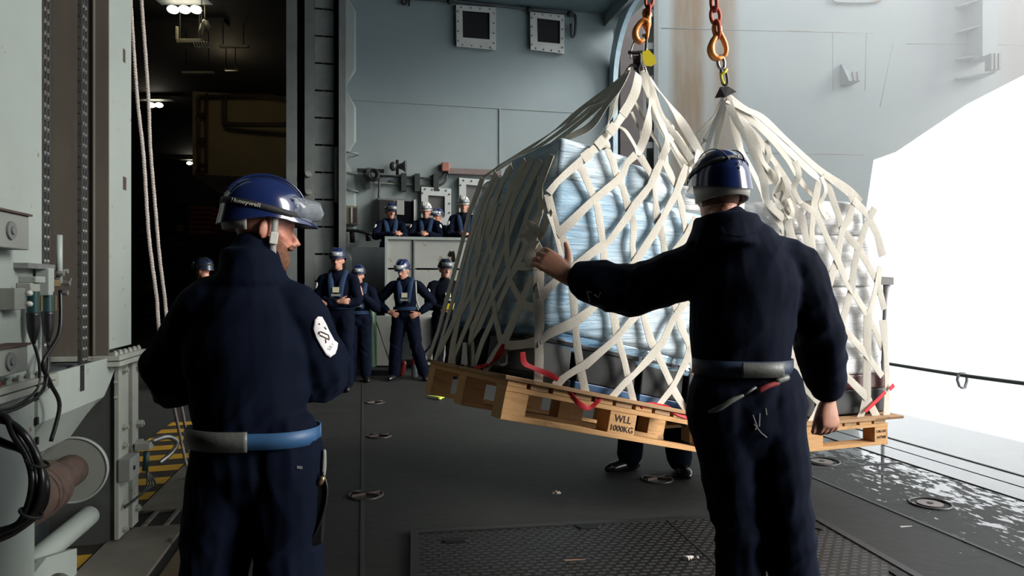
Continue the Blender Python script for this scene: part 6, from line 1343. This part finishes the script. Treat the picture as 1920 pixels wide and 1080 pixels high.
# ribbed rubber mat
def mat_material():
    m, t, b = nt('studded_mat'); v = coords(t); 
    br = node(t, 'ShaderNodeTexBrick', i_Scale=1.0); br.offset = .5; br.inputs['Mortar Size'].default_value = .012; br.inputs['Brick Width'].default_value = .055; br.inputs['Row Height'].default_value = .036
    br.inputs['Mortar Smooth'].default_value = .3
    t.links.new(v, br.inputs['Vector']); t.links.new(mixc(t, br.outputs['Fac'], (.045, .044, .043), (.006, .006, .006)), b.inputs['Base Color'])
    b.inputs['Roughness'].default_value = .45; iv = node(t, 'ShaderNodeMath', operation='SUBTRACT'); iv.inputs[0].default_value = 1; t.links.new(br.outputs['Fac'], iv.inputs[1]); bump(t, b, iv.outputs[0], 1.0, .006); return m
m0, m1 = G(770, 1000), G(1512, 962); ux = (m1 - m0).normalized(); uy = V3(0, 0, 1).cross(ux); Wd = (m1 - m0).length
MM = frame3(m0 - uy * 2.2, ux, uy, V3(0, 0, 1)); mt_o = empty('rubber_mat', MM.translation, 0, 'black studded rubber mat with slotted edges on the deck in front', 'mat', M=MM)
MB().box(0.045, Wd - .045, .045, 2.155, .0, .014).build('mat_field', mat_material(), mt_o, local=True)
fr_ = MB(); EDG = M_('mat_edge', (.022, .022, .022), .45, bmp=.1)
for a_ in ((0, Wd, 2.155, 2.2), (0, .045, 0, 2.155), (Wd - .045, Wd, 0, 2.155), (0, Wd, -.0, .045)): fr_.box(a_[0], a_[1], a_[2], a_[3], 0, .020)
fr_.build('mat_edge', EDG, mt_o, local=True); MB().box(Wd * .62, Wd * .62 + .012, .04, 2.16, .012, .017).build('mat_joint', EDG, mt_o, local=True)
for x, y, rz_ in ((.10 * Wd + .0, 2.02, 0), (.42 * Wd, 2.12, 0), (.80 * Wd, 2.12, 0), (Wd - .10, 1.95, 1.5), (Wd - .10, 1.25, 1.5), (Wd - .10, .55, 1.5)):
    MB().prism([(math.cos(a) * .028 + (.045 if math.cos(a) > 0 else -.045), math.sin(a) * .028) for a in [2 * math.pi * (i + .5) / 16 for i in range(16)]], .0135, .0215, Matrix.Translation((x, y, 0)) @ Matrix.Rotation(rz_, 4, 'Z')).build('slot', MT['black'], mt_o, local=True)
for px, py, lab, c_ in ((1300, 1048, 'crumpled white scrap lying on the mat', (.6, .55, .5)), (1043, 926, 'tiny pale crumpled scrap on the deck behind the mat', (.5, .42, .35))):
    p = G(px, py, .02); s_ = MB()
    r__ = random.Random(px)
    for k in range(7): s_.tube([p + V3(r__.uniform(-.03, .03), r__.uniform(-.02, .02), r__.uniform(.002, .012)), p + V3(r__.uniform(-.05, .05) * (1 if py > 1000 else .5), r__.uniform(-.02, .02), r__.uniform(.0, .015))], .006, 5)
    tag(s_.build('paper_scrap', M_('scrap_%d' % px, c_, .8), smooth=True), lab, 'scrap')
for px, py, L, lab, c_ in ((1078, 1052, .05, 'thin brown wood splinter on the mat', (.25, .14, .09)), (1700, 989, .035, 'pale splinter on the deck right of the mat', (.6, .58, .55))):
    p = G(px, py, .02); tag(MB().tube([p - V3(L, 0, -.004), p + V3(L, .01, .004)], [.004, .002], 5, round_ends=True).build('splinter', M_('splinter_%d' % px, c_, .8)), lab, 'splinter')
# safety wire and ring outside the opening
wr = empty('safety_wire', P(1800, 705, 5.2), 0, 'grey safety wire with a hanging ring, strung across the bright opening', 'wire')
MB().tube([P(1560, 664, 8.2), P(1660, 681, 7.0), P(1800, 703, 5.9), P(1960, 724, 5.1)], .016, 8, smooth=5).build('wire_rope', M_('wire_grey', (.10, .11, .10), .5), wr, smooth=True)
MB().tube([P(x, y, 5.88) for x, y in ((1797, 703), (1795, 712), (1799, 724), (1804, 727), (1809, 727), (1813, 714), (1813, 704), (1808, 700), (1800, 700), (1797, 704))], .012, 8).build('ring', M_('ring_grey', (.30, .31, .33), .5), wr, smooth=True)
# bracket poking out right of the white load
bk_ = empty('stanchion', G(1660, 800) , 0, 'grey stanchion head visible just right of the white load', 'stanchion')
MB().hexa([P(1652, 534, 6.4), P(1676, 534, 6.4), P(1676, 534, 6.5), P(1652, 534, 6.5), P(1652, 518, 6.4), P(1676, 520, 6.4), P(1676, 520, 6.5), P(1652, 518, 6.5)]).build('stanchion_head', M_('stanchion_paint', (.33, .31, .29), .6), bk_, bevel=.004)
MB().tube([P(1663, 534, 6.45), P(1660, 560, 6.45), P(1655, 700, 6.45), P(1655, 820, 6.45)], [.035, .02, .016, .016], 8).build('stanchion_post', M_('stanchion_pale', (.5, .48, .46), .6), bk_, smooth=True)
